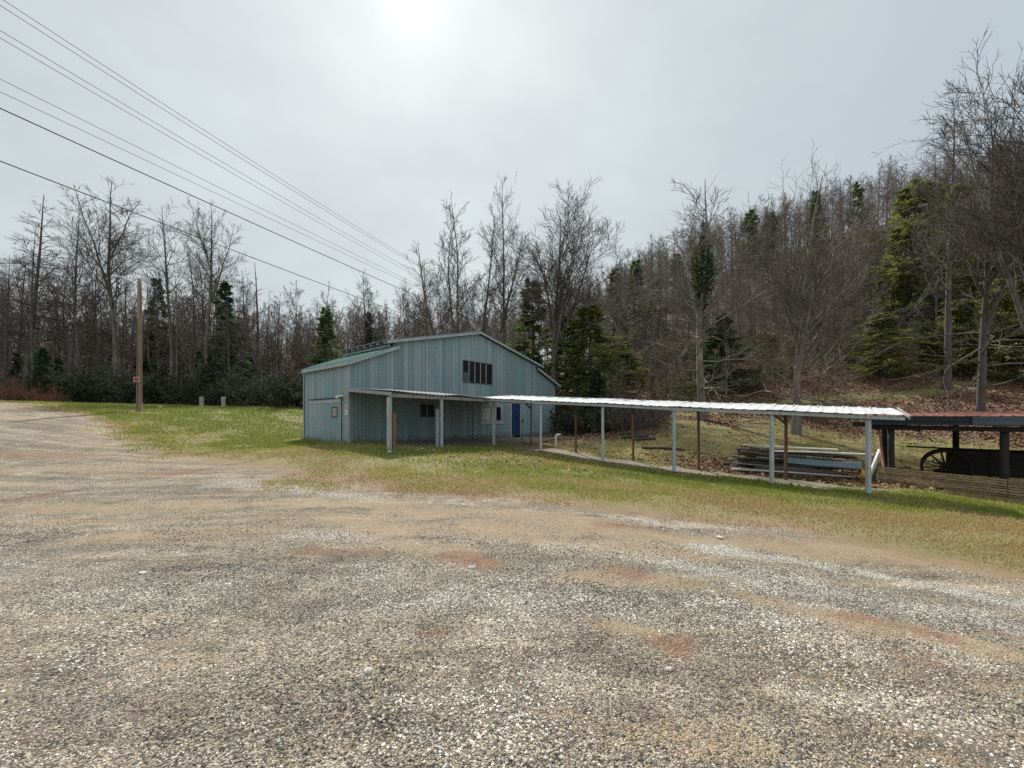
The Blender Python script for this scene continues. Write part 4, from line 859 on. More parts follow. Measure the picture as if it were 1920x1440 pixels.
def bare(seed, Ht, r0, clear=.4, n1=20, a1=(.5,.95), l1=.36, up1=.25, trop=.05, n2=8, n3=6, n4=3, wob=.05, prof1=None, mt=None, mc=None, stems=1, spread=.22, lean=0, twig=.0095, l2=.42, forks=0, lowb=0):
    g = np.random.default_rng(seed); tr, cr = MB(), MB(); prof1 = prof1 or (lambda t: (1-t)**.6*.9+.12)
    if stems == 1: st = np.zeros((1,3)); dr = np.array([[lean,0,1.]]); ln = np.array([Ht*.96]); rd = np.array([r0])
    else:
        a = np.arange(stems)*6.283/stems+g.random(stems); st = np.stack([np.cos(a)*.25, np.sin(a)*.25, 0*a], 1); dr = np.stack([np.cos(a)*spread*g.uniform(.4,1.2,stems), np.sin(a)*spread*g.uniform(.4,1.2,stems), 1+0*a], 1); ln = Ht*g.uniform(.72,.98,stems); rd = r0*g.uniform(.7,1,stems)
    P, Rd = grow(g, st, dr, ln, rd, 16, wob*(.30 if stems == 1 else .5), .05, .07, .85); Rd[:,0] *= 1.25; tr.tubes(P, Rd, 9, .5); Ps = [(P,Rd,ln)]
    if forks:
        p, d, L, r = spawn(g, P, Rd, ln, forks, clear*.75, clear*1.5, .30, .6, .55, lambda t: 1-.3*t, .75, 9, .3); F_, FR = grow(g, p, d, L, r, 10, wob*.8, .10, .1); tr.tubes(F_, FR, 7, .5); Ps.append((F_,FR,L))
    b2 = []
    for q, (P_, R_, L_) in enumerate(Ps):
        c0 = clear if q == 0 else .12
        p, d, L, r = spawn(g, P_, R_, L_, n1 if q == 0 else max(6, n1*2//3), c0, .99, a1[0], a1[1], l1 if q == 0 else l1*1.2, prof1, .46, r0*.42, up1); B, BR = grow(g, p, d, L, r, 8, wob*1.8, trop, .12); tr.tubes(B, BR, 5, .5); b2.append((B,BR,L))
        if lowb and q == 0:
            p, d, L, r = spawn(g, P_, R_, L_, lowb, .10, clear, 1.1, 1.6, l1*1.0, lambda t: .6+.6*t, .35, r0*.3, -.05); B, BR = grow(g, p, d, L, r, 8, wob*3, -.015, .12); tr.tubes(B, BR, 5, .5); b2.append((B,BR,L))
    for B, BR, L in b2:
        p, d, L2, r = spawn(g, B, BR, L, n2, .15, .99, .3, .8, l2*1.2, lambda t: 1.05-.5*t, .6, r0*.2, .08, prune=True); r = np.maximum(r, twig*1.3); C, CR = grow(g, p, d, L2, r, 5, wob*1.5, trop, .3); cr.tubes(C, CR, 4, .5)
        p, d, L3, r = spawn(g, C, CR, L2, n3, .10, .98, .3, .8, .60, lambda t: 1.05-.4*t, .65, r0*.1, .06, prune=True); r = np.maximum(r, twig*.95); E_, ER = grow(g, p, d, L3, r, 3, wob*1.5, trop, .55); cr.tubes(E_, ER, 3, .5)
        if n4:
            p, d, L4, r = spawn(g, E_, ER, L3, n4, .12, .95, .3, .75, .75, lambda t: 1-.3*t, .8, 9, .05, prune=True); r = np.maximum(r, twig*.75); W, WR = grow(g, p, d, L4, r, 2, wob*1.5, trop, .7); cr.tubes(W, WR, 3, .5)
    top = float(np.quantile(np.concatenate([v[:,2] for v in cr.v]), .9985))
    return tree_obj('bare_tree', tr, cr, mt or M_BARK, mc or M_TWIG)+(top,)
def sprays(g, mb, pos, dirs, L, w, droop, tint):
    """needle sprays: kinked narrow blades"""
    n = len(pos); d = dirs/(np.linalg.norm(dirs, axis=1, keepdims=True)+1e-9); rv = g.normal(size=(n,3)); s = np.cross(d, rv); s /= np.linalg.norm(s, axis=1, keepdims=True)+1e-9
    tip = pos+d*L[:,None]; tip[:,2] -= droop*L; mid = pos+d*(L*.5)[:,None]
    V = np.stack([pos, mid+s*w[:,None], tip, mid-s*w[:,None]], 1); mb.add(V.reshape(-1,3), np.arange(4*n).reshape(-1,4), tint)
def conifer(seed, Ht, r0, base=.1, width=.26, n1=70, dens=9, droop=.15, mt=None, ml=None, shape=lambda t: (1-t)**.8, ang=(1.25,1.6), L=.34, w=.05, gaps=.25, n2=9, tuft=1, name='pine_tree'):
    g = np.random.default_rng(seed); tr, cr = MB(), MB()
    P, Rd = grow(g, np.zeros((1,3)), np.array([[0,0,1.]]), np.array([Ht]), np.array([r0]), 14, .012, .05, .04); tr.tubes(P, Rd, 8, .5); top = P[0,-1,2]
    p, d, Ln, r = spawn(g, P, Rd, np.array([Ht]), n1, base, .985, ang[0], ang[1], width, lambda t: shape(t)+.06, .4, r0*.3, -.02)
    keep = g.random(len(p)) > gaps; p, d, Ln, r = p[keep], d[keep], Ln[keep]*g.uniform(.6,1.15,keep.sum()), r[keep]
    B, BR = grow(g, p, d, Ln, r, 6, .07, -droop*.12, .15); tr.tubes(B, BR, 4, .5)
    p, d, L2, r = spawn(g, B, BR, Ln, n2, .15, 1.0, .5, 1.0, .36, lambda t: 1.1-.6*t, .6, .03, .02, .5); r = np.maximum(r, .007); C, CR = grow(g, p, d, L2, r, 3, .1, -droop*.05, .5); tr.tubes(C, CR, 3, .5)
    bt = np.repeat(g.random(len(B)), n2)
    p, d, L3, r = spawn(g, C, CR, L2, dens, .05, 1.0, .25, .9, 0, lambda t: 1+0*t, 1, 1, .08*tuft)
    n = len(p); tt = np.clip(np.repeat(bt, dens)*.55+.45*g.random(n), 0, 1); sz = g.uniform(.6,1.25,n)
    sprays(g, cr, p+g.normal(0,.03,(n,3)), d, L*sz, w*sz, droop, tt)
    p, d, L3, r = spawn(g, B, BR, Ln, dens*2, .25, 1.0, .3, .9, 0, lambda t: 1+0*t, 1, 1, .05); n = len(p); sprays(g, cr, p, d, np.full(n, L)*g.uniform(.6,1.2,n), np.full(n, w), droop, np.clip(g.random(n), 0, 1))
    return tree_obj(name, tr, cr, mt or M_BARK, ml or M_NEED)+(top,)
def shrub(seed, Ht, wd, nl=5200, ml=None, leaf=(.13,.035), name='evergreen_shrub'):
    g = np.random.default_rng(seed); tr, cr = MB(), MB(); ns = 13; a = g.random(ns)*6.283
    st = np.stack([np.cos(a)*.3, np.sin(a)*.3, 0*a-.1], 1); dr = np.stack([np.cos(a)*g.uniform(.2,1.1,ns)*wd/Ht, np.sin(a)*g.uniform(.2,1.1,ns)*wd/Ht, np.ones(ns)], 1)
    P, Rd = grow(g, st, dr, Ht*g.uniform(.6,1.05,ns), np.full(ns,.03), 7, .10, .02, .3); tr.tubes(P, Rd, 4, .5)
    p, d, L, r = spawn(g, P, Rd, Ht*np.ones(ns), 9, .1, 1, .5, 1.2, .30, lambda t: 1.2-.6*t, .6, .02, .1); B, BR = grow(g, p, d, L, r, 4, .12, .03, .4); tr.tubes(B, BR, 3, .5)
    m = max(2, nl//(len(B)*4)); p, d, L2, r = spawn(g, B, BR, L, 4, .3, 1, .4, 1.1, .4, lambda t: 1+0*t, .8, .01, .1); C, CR = grow(g, p, d, L2, np.maximum(r,.005), 2, .1, .02, .6); tr.tubes(C, CR, 3, .5)
    p, d, L3, r = spawn(g, C, CR, L2, m, .35, 1.05, .7, 1.5, 0, lambda t: 1+0*t, 1, 1, 0); n = len(p); s = g.uniform(.7,1.3,n)
    sprays(g, cr, p, d, leaf[0]*s, leaf[1]*s, .5, g.random(n)); return tree_obj(name, tr, cr, M_BARK, ml or M_RHOD, 'foliage')+(P[...,2].max(),)
def brush(seed, Ht, wd, ns=46, mc=None, n2=7, n3=4, name='bare_shrub', r=.012):
    g = np.random.default_rng(seed); tr, cr = MB(), MB(); a = g.random(ns)*6.283; q = wd*g.random(ns)**.6*.5
    st = np.stack([np.cos(a)*q, np.sin(a)*q, 0*a-.05], 1); dr = np.stack([np.cos(a)*.5*g.random(ns), np.sin(a)*.5*g.random(ns), np.ones(ns)], 1)
    P, Rd = grow(g, st, dr, Ht*g.uniform(.45,1.05,ns), np.full(ns, r), 6, .13, -.01, .4); tr.tubes(P, Rd, 4, .5)
    p, d, L, rr = spawn(g, P, Rd, Ht*np.ones(ns), n2, .2, 1, .4, 1.0, .32, lambda t: 1-.5*t, .7, .02, .1); B, BR = grow(g, p, d, L, np.maximum(rr,.006), 3, .16, .0, .6); cr.tubes(B, BR, 3, .5)
    p, d, L2, rr = spawn(g, B, BR, L, n3, .2, 1, .4, 1.0, .5, lambda t: 1-.4*t, .8, .02, .1); C, CR = grow(g, p, d, L2, np.maximum(rr,.005), 2, .2, 0, .7); cr.tubes(C, CR, 3, .5)
    return tree_obj(name, tr, cr, mc or M_TWIGR, mc or M_TWIGR, 'twigs')+(P[...,2].max(),)

def place_at(pr, x, y, top=None, hgt=None, rz=None, label='', cat='tree', group=None, wide=1.0, sink=.05):
    z = gz(x, y); name, tm, cm, cn, Hp = pr; s = (hgt if hgt else top-z)/Hp
    o = bpy.data.objects.new(name, tm); COL.objects.link(o); c = bpy.data.objects.new(cn, cm); COL.objects.link(c); c.parent = o
    o.location = (x, y, z-sink); o.scale = (s*wide, s*wide, s); o.rotation_euler.z = rnd.random()*6.283 if rz is None else rz
    return tag(o, label, cat, group)
def place(pr, u, Y, vtop, rz=None, **k): return place_at(pr, (u-CX)/F*Y, Y, top=CAMZ+(HZ-vtop)/F*Y, rz=rz, **k)

UPR = (lambda t: .55+.5*np.sin(np.clip(t*1.15+.15,0,1)*3.14)-.35*t)
DOME = (lambda t: (1-t)**.55+.10)
T_HERO = [bare(21, 19, .22, .42, 26, (.6,1.1), .21, .12, .02, 7, 6, 3, .07, DOME),
          bare(22, 19, .23, .44, 24, (.6,1.15), .24, .10, .02, 7, 6, 3, .08, DOME, forks=2),
          bare(23, 18, .20, .36, 28, (.5,.95), .21, .16, .03, 7, 6, 3, .06, DOME)]
T_SPREAD = bare(36, 15, .20, .26, 20, (.5,1.1), .36, .15, .025, 6, 5, 3, .085, lambda t: (1-t)**.45+.12, M_BARKL, M_TWIG, forks=4, lowb=6, twig=.0075)
T_BIG = bare(32, 17, .19, .30, 17, (.5,1.05), .40, .16, .035, 6, 5, 3, .075, lambda t: (1-t)**.55+.14, M_BARK, M_TWIG, forks=4, lowb=10, twig=.007)
T_CLUMP = bare(33, 15, .15, .34, 15, (.4,.85), .20, .20, .03, 7, 5, 3, .06, DOME, stems=5, spread=.40)
T_DOME = bare(34, 15, .20, .36, 22, (.5,1.05), .34, .16, .03, 8, 6, 3, .07, lambda t: (1-t)**.45+.15, forks=5)
T_VINE = bare(35, 15, .18, .34, 22, (.5,1.1), .28, .14, .02, 6, 6, 3, .08, DOME, M_BARKL, M_TWIGL, forks=2, lowb=6)
T_WOOD = [bare(41+i, 16, .17, c, 16, (.5,1.05), l, .14, .02, 6, 5, 3, .08, DOME, twig=.011, lowb=lb) for i, (c, l, lb) in enumerate(((.5,.18,3),(.42,.22,6),(.58,.17,2),(.36,.19,5)))]
T_SLIM = [bare(51+i, 14, .12, c, 14, (.45,1.0), l, .16, .02, 6, 5, 2, .07, DOME, M_BARK if i != 1 else M_BARKL, M_TWIG if i != 1 else M_TWIGL, twig=.013, lowb=lb) for i, (c, l, lb) in enumerate(((.45,.20,4),(.38,.24,6),(.55,.18,2)))]
T_SNAG = bare(61, 12, .20, .5, 10, (.7,1.3), .22, .1, .02, 4, 3, 2, .06, lambda t: (1-t)*.8+.1)
T_DEADSP = bare(62, 19, .24, .28, 64, (1.25,1.6), .20, .08, -.012, 8, 6, 2, .035, lambda t: (1-t)**.7*.9+.12, twig=.010, l2=.34)
T_SAP = [bare(71, 6, .05, .25, 14, (.4,.9), .32, .25, .04, 6, 4, 0, .10, DOME, M_BARKL, M_TWIGL, twig=.008), bare(72, 5, .04, .15, 14, (.5,1.1), .38, .15, .02, 6, 4, 0, .13, DOME, M_TWIG, M_TWIGR, twig=.008)]
T_PINE = [conifer(81, 14, .18, .10, .22, 150, 8, .12, L=.34, w=.045, gaps=.15, shape=lambda t: (1-t)**.75*(.8+.2*np.sin(t*17))), conifer(82, 12, .17, .06, .30, 140, 8, .10, ml=M_NEEDY, shape=lambda t: (1-t)**.6*(.75+.25*np.sin(t*13+1)), L=.36, w=.05, gaps=.18)]
T_HEM = [conifer(83, 10, .13, .03, .25, 140, 8, .25, gaps=.15, ml=M_HEML, L=.32, w=.05, name='hemlock_tree'), conifer(84, 13, .14, .12, .15, 120, 8, .2, ml=M_HEML, L=.30, w=.045, gaps=.3, name='hemlock_tree')]
T_RHO = [shrub(91, 3.2, 3.4), shrub(92, 2.6, 3.0, 4200)]
T_OLI = shrub(93, 2.4, 2.8, 2600, mat_leaf('olive_leaf', (.075,.085,.03), (.19,.19,.07), .4), (.10,.03))
T_BR = [brush(95, 1.9, 3.2), brush(96, 1.5, 2.4, 34, M_TWIG)]
T_RED = brush(97, 2.2, 4.2, 90, mat_bark('russet_stem', (.34,.15,.09), (.42,.24,.15), .4), 8, 4)

def scatter(N, box, dmin, ok, seed):
    g = np.random.default_rng(seed); pts = []; tries = 0
    while len(pts) < N and tries < N*60:
        tries += 1; x = g.uniform(box[0], box[1]); y = g.uniform(box[2], box[3])
        if ok(x, y) and all((x-a)**2+(y-b)**2 > dmin*dmin for a, b in pts): pts.append((x, y))
    return pts
U = lambda x, y: CX+F*x/y
# --- trees one can name, from the pole woods to the far side of the shed
place(T_DEADSP, 48, 38, 360, label='tall gaunt half-dead spruce with bare level boughs standing above the woods', wide=1.15)
place(T_WOOD[1], 8, 40, 470, label='bare tree beside the gaunt spruce at the edge of the woods')
place(T_HERO[2], 132, 38, 370, label='bare tree with a fan of upright limbs beside the gaunt spruce and reddish brush')
place(T_HERO[1], 222, 37, 343, rz=1.2, label='tallest bare tree of the woods, its double trunk behind the street lamp', wide=1.2)
place(T_HERO[0], 322, 38, 374, rz=2.2, label='bare tree with thin crown just beyond the utility pole')
place(T_HERO[1], 385, 37, 372, rz=4.0, label='bare tree with a straight trunk and one long limb over the field')
place(T_WOOD[0], 355, 40, 455, label='slim bare tree wedged between two taller crowns past the utility pole')
place(T_SNAG, 482, 43, 498, label='dark broken snag with a blunt top above the lower woods')
place(T_HEM[1], 424, 38, 525, label='narrow dark evergreen beside the snag, taller than the shrubs', wide=1.3)
place(T_HEM[1], 300, 44, 520, label='dark evergreen top half hidden behind the utility pole trees')
place(T_PINE[0], 612, 50, 572, label='dark bushy evergreen in the far woods behind the green barn roof', wide=1.2)
place(T_HEM[1], 690, 54, 585, label='ragged evergreen under the bent bare tree behind the barn')
place(T_HERO[2], 688, 55, 503, rz=.5, label='bare tree with a bent trunk rising above the far woods behind the barn')
place(T_CLUMP, 868, 36, 378, rz=.4, label='clump of several slender bare trunks fanning out behind the barn', wide=1.2)
place(T_WOOD[1], 800, 40, 480, label='small bare tree with reddish tint beside the fanning clump behind the barn')
place(T_HERO[2], 948, 37, 332, rz=2.0, label='tall narrow bare tree with a curved trunk behind the barn ridge', wide=.8)
place(T_DOME, 1040, 35, 382, rz=.9, label='big bare tree with a rounded fan-shaped crown behind the barn', wide=1.25)
place(T_PINE[0], 1003, 40, 515, label='dark green pine at the foot of the big round-crowned bare tree', wide=1.5)
place(T_PINE[0], 1062, 36.5, 590, label='bushy dark pine beside the eave of the barn', wide=1.7)
place(T_PINE[1], 1108, 33.5, 572, label='full yellow green pine standing at the corner of the barn', wide=1.6)
place(T_PINE[1], 1168, 36, 640, label='broad yellow green pine drooping beside the walkway roof', wide=1.9)
place(T_HEM[0], 1120, 30, 690, label='low dark evergreen filling the corner between barn and walkway', wide=1.5)
place(T_VINE, 1318, 26.5, 350, rz=1.0, label='bare tree with a tuft of green ivy half way up its trunk', wide=1.5)
place(T_SPREAD, 1492, 22.2, 300, rz=2.6, label='large spreading bare tree with pale crooked limbs behind the lumber pile', wide=1.25)
place(T_HEM[0], 1352, 34, 585, label='round evergreen just up the slope from the ivy-clad tree', wide=1.9)
place(T_SLIM[1], 1232, 28, 600, label='small pale-barked bare tree on the litter behind the walkway')
place(T_SAP[0], 1362, 28.5, 590, label='straight pale sapling in front of the round evergreen')
place(T_PINE[0], 1530, 66, 352, label='dark pine poking through the crown of the spreading bare tree')
place(T_PINE[0], 1612, 68, 340, label='dark pine on the crest between the spreading tree and the big edge tree')
place(T_PINE[1], 1715, 50, 345, label='tall yellow green pine high on the slope', wide=1.8)
place(T_PINE[1], 1785, 52, 350, label='second tall pine high on the slope, behind the big edge tree', wide=1.7)
place(T_PINE[0], 1668, 56, 430, label='olive pine lower than the tall yellow green one beside it', wide=1.7)
place(T_BIG, 1838, 22.5, 150, rz=.3, label='huge bare tree with many long low boughs behind the red shed roof', wide=1.0)
place(T_DOME, 1935, 19.5, 105, rz=5.2, label='tall bare tree cut off by the frame beyond the shed', wide=1.0)
place(T_HERO[2], 1775, 30, 205, rz=2.2, label='slender bare tree just behind the huge many-boughed one', wide=1.05)
for i, (u, Y, v, w_) in enumerate(((1655,33,585,1.9),(1735,34,600,2.0),(1800,32,560,1.7),(1880,31,520,1.7),(1905,36,400,1.4),(1850,38,430,1.5),(1960,36,340,1.5),(1760,38,470,1.6),(1700,42,420,1.7),(1925,29,600,1.8))):
    place(T_PINE[1] if i % 3 != 1 else T_PINE[0], u, Y, v, label='broad low-boughed evergreen growing on the slope behind the shed', group='evergreens behind the shed', wide=w_)
for i, (x, y) in enumerate(scatter(26, (10,52,31,46), 2.4, lambda x, y: 1130 < U(x,y) < 1960, 41)):
    place_at(T_OLI, x, y, hgt=rnd.uniform(1.2,2.6), label='sparse olive green shrub on the leaf-strewn slope', cat='shrub', group='olive shrubs on the slope', wide=1.3)
for i, (u, Y, v) in enumerate(((1190,60,490),(1150,62,505),(1270,64,470),(1400,68,395),(1440,70,400),(1225,52,520))):
    place(T_PINE[i % 2*0], u, Y, v, label='dark evergreen among bare trees high on the hillside', group='evergreens on the hillside', wide=1.5)
place(T_HEM[0], 78, 33, 650, label='small dense green conifer at the edge of the woods by the russet brush', wide=1.2)
# ivy round the trunk
g = np.random.default_rng(5); iv = MB(); Xi, Yi = (1318-CX)/F*26.5, 26.5
zi = CAMZ+(HZ-510)/F*26.5; n = 1500; a = g.random(n)*6.283; rr_ = .2+.8*g.random(n); zz = g.normal(0, 1.2, n); sc_ = np.exp(-(zz/1.9)**2)
pos = np.stack([np.cos(a)*rr_*sc_*.85, np.sin(a)*rr_*sc_*.85, zz], 1); sprays(g, iv, pos, g.normal(size=(n,3)), np.full(n,.22), np.full(n,.07), .2, g.random(n))
o = iv.build('ivy', M_VINE, None); o.location = (Xi, Yi, zi); tag(o, 'tuft of green ivy growing round the upper trunk of a bare tree', 'ivy')

# --- the woods, tree by tree
for i, (x, y) in enumerate(scatter(88, (-85,-14,35.5,58), 1.9, lambda x, y: -160 < U(x,y) < 470, 1)):
    place_at(T_WOOD[i % 4] if i % 3 else T_SLIM[i % 3], x, y, hgt=rnd.uniform(11.5,17.5)*(1 if U(x,y) < 420 else .8), label='slender bare tree in the crowded woods behind the grass field', group='bare trees of the woods behind the field')
for i, (x, y) in enumerate(scatter(46, (-42,8,52,82), 2.5, lambda x, y: 440 < U(x,y) < 960, 2)):
    place_at(T_SLIM[i % 3], x, y, top=CAMZ+(HZ-rnd.uniform(520,590))/F*y, label='thin bare tree in the far woods seen over the barn roof', group='bare trees of the far woods behind the barn')
hz = scatter(150, (7,125,32,92), 3.0, lambda x, y: 1060 < U(x,y) < 2080 and y > 33+.02*(U(x,y)-1060)**.5, 3)
for i, (x, y) in enumerate(hz):
    place_at(T_SLIM[i % 3] if i % 2 else T_WOOD[i % 4], x, y, hgt=rnd.uniform(8.5,13)*(.72 if y < 45 else 1), label='thin bare tree on the wooded hillside above the walkway', group='bare trees of the wooded hillside')
for i, (x, y) in enumerate(scatter(34, (0,60,70,100), 2.6, lambda x, y: 960 < U(x,y) < 1500, 8)):
    place_at(T_SLIM[i % 3], x, y, hgt=rnd.uniform(9,13), label='thin bare tree on the wooded hillside above the walkway', group='bare trees of the wooded hillside')
# the mass of trees farther back, nobody could count
def raw_tree(seed, Ht, r0, clear, n1, l1, n2, n3, tw):
    g = np.random.default_rng(seed); mb = MB(); P, Rd = grow(g, np.zeros((1,3)), np.array([[0,0,1.]]), np.array([Ht]), np.array([r0]), 8, .03, .04, .1); mb.tubes(P, Rd, 4, .35)
    p, d, L, r = spawn(g, P, Rd, np.array([Ht]), n1, clear, .99, .45, 1.0, l1, DOME, .5, r0*.4, .15); B, BR = grow(g, p, d, L, np.maximum(r, tw*1.4), 4, .12, .02, .4); mb.tubes(B, BR, 3, .5)
    p, d, L2, r = spawn(g, B, BR, L, n2, .15, .99, .4, 1.0, .45, lambda t: 1-.4*t, .7, .03, .1); C, CR = grow(g, p, d, L2, np.maximum(r, tw), 2, .15, .02, .6); mb.tubes(C, CR, 3, .6)
    p, d, L3, r = spawn(g, C, CR, L2, n3, .2, .99, .4, 1.0, .6, lambda t: 1-.3*t, .8, .03, .1); E_, ER = grow(g, p, d, L3, np.maximum(r, tw*.8), 1, .15, .02, .7); mb.tubes(E_, ER, 3, .7)
    return np.concatenate(mb.v), np.concatenate(mb.f), np.concatenate(mb.t)
RAW = [raw_tree(201+i, 13, .11, c, 24, l, 7, 5, .014) for i, (c, l) in enumerate(((.35,.18),(.25,.22),(.45,.16),(.15,.24)))]
RAWS = [raw_tree(221+i, 4.5, .03, .12, 16, l, 6, 4, .008) for i, l in enumerate((.3,.38,.26))]
def mass(name, label, cat, raws, pts, hs, mat):
    mb = MB(); g = np.random.default_rng(77)
    for i, (x, y) in enumerate(pts):
        v, f, t = raws[i % len(raws)]; a = g.random()*6.283; s = hs(x, y, g)/v[:,2].max(); c, q = math.cos(a)*s, math.sin(a)*s
        w = np.stack([v[:,0]*c-v[:,1]*q, v[:,0]*q+v[:,1]*c, v[:,2]*s], 1)+np.array((x, y, gz(x,y)-.1)); mb.add(w, f, np.clip(t*.5+.5*g.random(), 0, 1))
    tag(mb.build(name, mat), label, cat, kind='stuff')
m_, t_ = newmat('far_twigs'); t_.out(t_.bsdf(t_.ramp(t_.attr('tint'), [(0,(.07,.055,.045)),(.5,(.155,.122,.10)),(1,(.28,.235,.195))]), .95)); M_FAR = m_
mass('far_woods', 'mass of thin bare trees covering the hillside and the far valley', 'woods', RAW,
     scatter(430, (5,130,40,104), 1.7, lambda x, y: 1040 < U(x,y) < 2100, 31)+scatter(460, (-95,10,42,88), 1.5, lambda x, y: -150 < U(x,y) < 1050 and (y > 52 or U(x,y) < 440), 32),
     lambda x, y, g: g.uniform(8.5,13.5) if x > 4 else (g.uniform(11,15) if U(x,y) < 430 else min(14, CAMZ+(HZ-g.uniform(535,600))/F*y-gz(x,y))), M_FAR)
mass('undergrowth', 'tangle of bare saplings and brambles on the shaded slope', 'undergrowth', RAWS,
     scatter(520, (4,80,29,62), .8, lambda x, y: 1040 < U(x,y) < 2050 and not (27.4 < y-.03*x < 31 and x > 11) and y+.5*x > 33, 33)+scatter(200, (-65,-8,35,50), 1.1, lambda x, y: -80 < U(x,y) < 620, 34),
     lambda x, y, g: g.uniform(1.5,4.5), M_FAR)
for i, (x, y) in enumerate(scatter(48, (-60,-9,33.5,40), 1.6, lambda x, y: -60 < U(x,y) < 600 and y > 33.2+.0*x, 4)):
    place_at(T_RHO[i % 2], x, y, hgt=rnd.uniform(1.6,3.4), label='dark evergreen shrub in the thicket at the edge of the woods', cat='shrub', group='evergreen shrubs at the edge of the woods', wide=rnd.uniform(1,1.4))
for i, (x, y) in enumerate(scatter(17, (-58,-16,37,46), 2.5, lambda x, y: -40 < U(x,y) < 470, 5)):
    place_at(T_HEM[i % 2], x, y, hgt=rnd.uniform(3.5,6.5), label='young dark hemlock in the shade under the bare trees', group='young hemlocks in the woods', wide=1.35)
for i, (u, Y, hh) in enumerate(((-30,33,2.6),(8,32.5,2.3),(40,32,1.9),(68,32,1.5),(92,32,1.0))):
    place_at(T_RED, (u-CX)/F*Y, Y, hgt=hh, label='russet bare brush beside the bend of the drive', cat='shrub', group='russet brush by the drive', wide=1.0)
for i, (x, y) in enumerate(scatter(52, (5,62,27.5,50), 1.7, lambda x, y: 1130 < U(x,y) < 1960 and not (28 < y-.03*x < 31 and x > 11), 6)):
    place_at(T_SAP[i % 2] if i % 3 else T_BR[i % 2], x, y, hgt=rnd.uniform(1.6,4.2) if i % 3 else rnd.uniform(1,2), label='spindly bare sapling or brush on the leaf-strewn slope', cat='brush', group='saplings and brush on the slope')
for i, (u, Y, hh) in enumerate(((1195,25.2,2.6),(1215,25.8,2.2),(1180,26.2,1.9),(1235,26,1.6),(1530,24.5,2.4),(1548,25,1.9),(1520,25.5,1.6))):
    place_at(T_BR[i % 2], (u-CX)/F*Y, Y, hgt=hh, label='tangled bare brush at the foot of the trees behind the walkway', cat='brush', group='brush behind the walkway', wide=.7)
for i, (u, Y, hh) in enumerate(((1075,27.5,1.9),(1105,27,2.1),(1140,27.5,1.8),(1170,28.5,1.6),(1580,26,1.1),(1060,30,2.2))):
    place_at(T_RHO[i % 2], (u-CX)/F*Y, Y, hgt=hh, label='dark evergreen shrub beneath the pines behind the walkway', cat='shrub', group='evergreen shrubs behind the walkway', wide=1.2)

# ------------------------------------------------------------------ light, sky, camera
SEL, SAZ = R(46.8), R(-14.2)           # sun height, and bearing from +Y (negative = west of straight ahead)
SDIR = (math.sin(SAZ)*math.cos(SEL), math.cos(SAZ)*math.cos(SEL), math.sin(SEL))
ld = bpy.data.lights.new('sun', 'SUN'); ld.energy = 4.3; ld.angle = R(1.3); ld.color = (1,.955,.87)
lo = bpy.data.objects.new('sun', ld); COL.objects.link(lo)
from mathutils import Vector
lo.rotation_euler = Vector(SDIR).to_track_quat('Z', 'Y').to_euler(); lo.location = Vector(SDIR)*60
w = bpy.data.worlds.new('World'); sc.world = w; w.use_nodes = True; wt = NT.__new__(NT); wt.t = w.node_tree; wt.t.nodes.clear()
sky = wt.n('ShaderNodeTexSky', sky_type='NISHITA', sun_disc=False, sun_elevation=SEL, sun_rotation=SAZ, dust_density=.6, air_density=1.0)
dv = wt.n('ShaderNodeTexCoord').outputs['Generated']
dt = wt.n('ShaderNodeVectorMath', {0:dv, 1:SDIR}, operation='DOT_PRODUCT').outputs['Value']
dt = wt.math('MAXIMUM', dt, 0.0)
cl = wt.noise(wt.scl(dv, 1.0,1.0,1.9), 2.1, 5, .55); cl2 = wt.noise(wt.scl(dv, 1.3,1.0,2.6), 5.0, 4, .5)
x_ = wt.n('ShaderNodeSeparateXYZ', {0:dv})
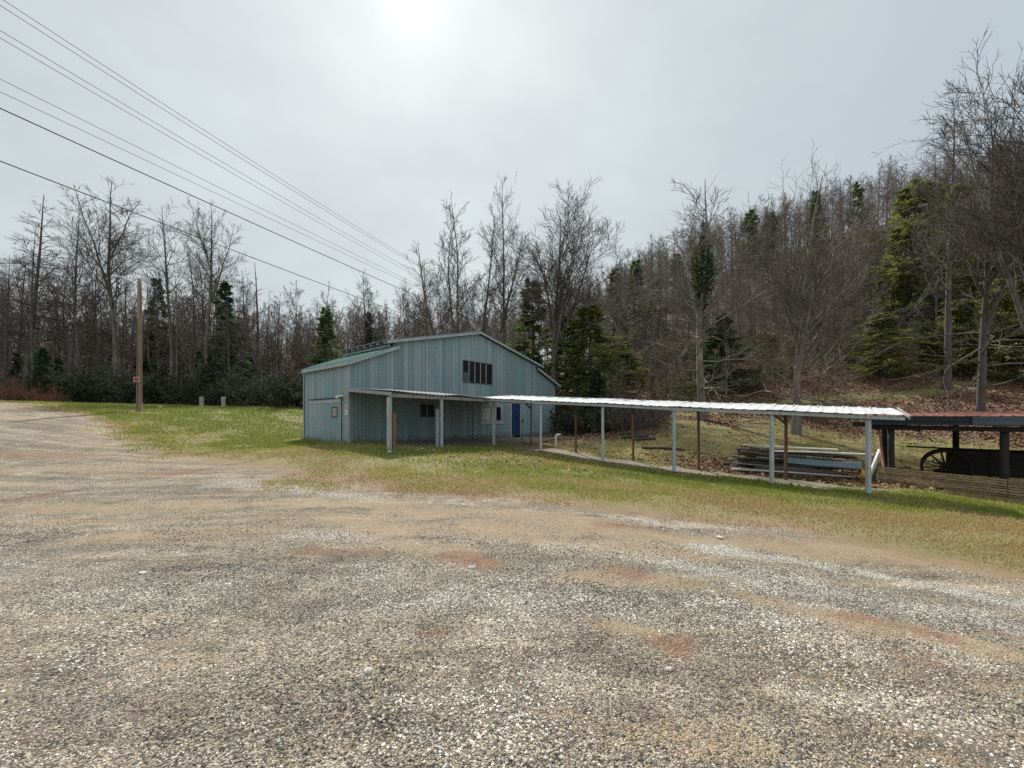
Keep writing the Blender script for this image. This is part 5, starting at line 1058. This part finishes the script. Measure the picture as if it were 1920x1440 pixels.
base = wt.mix(wt.step(wt.math('ADD', cl, wt.math('MULTIPLY', cl2, .15)), .35, .85), (.395,.435,.462), (.475,.525,.518))
base = wt.mix(wt.math('MULTIPLY', wt.step(x_.outputs[0], .15, .85), .55), base, (.345,.41,.47))
back = wt.step(x_.outputs[1], .1, -.7); base = wt.mix(wt.math('MULTIPLY', back, .8), base, (.62,.68,.74))  # unseen sky behind the camera made brighter, fill added for the barn front
g1 = wt.math('MULTIPLY', wt.math('POWER', dt, 7.0), .13); g2 = wt.math('MULTIPLY', wt.math('POWER', dt, 60.0), .06); g3 = wt.math('MULTIPLY', wt.math('POWER', dt, 700.0), .22)
glow = wt.math('ADD', wt.math('ADD', g1, g2), g3); gm = wt.math('MULTIPLY', glow, wt.math('ADD', .75, wt.math('MULTIPLY', cl, .5)))
cloud = wt.mix(1.0, base, wt.n('ShaderNodeCombineColor', {0:wt.math('MULTIPLY', gm, 1.0), 1:wt.math('MULTIPLY', gm, 1.02), 2:wt.math('MULTIPLY', gm, .96)}).outputs[0], 'ADD')
b1 = wt.n('ShaderNodeBackground', {0:sky.outputs[0], 1:.06}).outputs[0]; b2 = wt.n('ShaderNodeBackground', {0:cloud, 1:1.0}).outputs[0]
wt.n('ShaderNodeOutputWorld', {0:wt.n('ShaderNodeMixShader', {0:.95, 1:b1, 2:b2}).outputs[0]})
cam = bpy.data.cameras.new('camera'); co = bpy.data.objects.new('camera', cam); COL.objects.link(co)
co.location = (0,0,CAMZ); co.rotation_euler = (R(90),0,0); cam.sensor_width = 36; cam.lens = 36*F/1920; cam.shift_y = 65/1920; cam.clip_start = .05; cam.clip_end = 1000
sc.camera = co
vs = sc.view_settings; vs.view_transform = 'Standard'; vs.look = 'None'; vs.exposure = .5; vs.gamma = 1
sc.render.engine = 'CYCLES'; cy = sc.cycles; cy.max_bounces = 5; cy.diffuse_bounces = 3; cy.glossy_bounces = 2; cy.transmission_bounces = 2; cy.transparent_max_bounces = 4
cy.use_denoising = False; cy.sample_clamp_indirect = 4
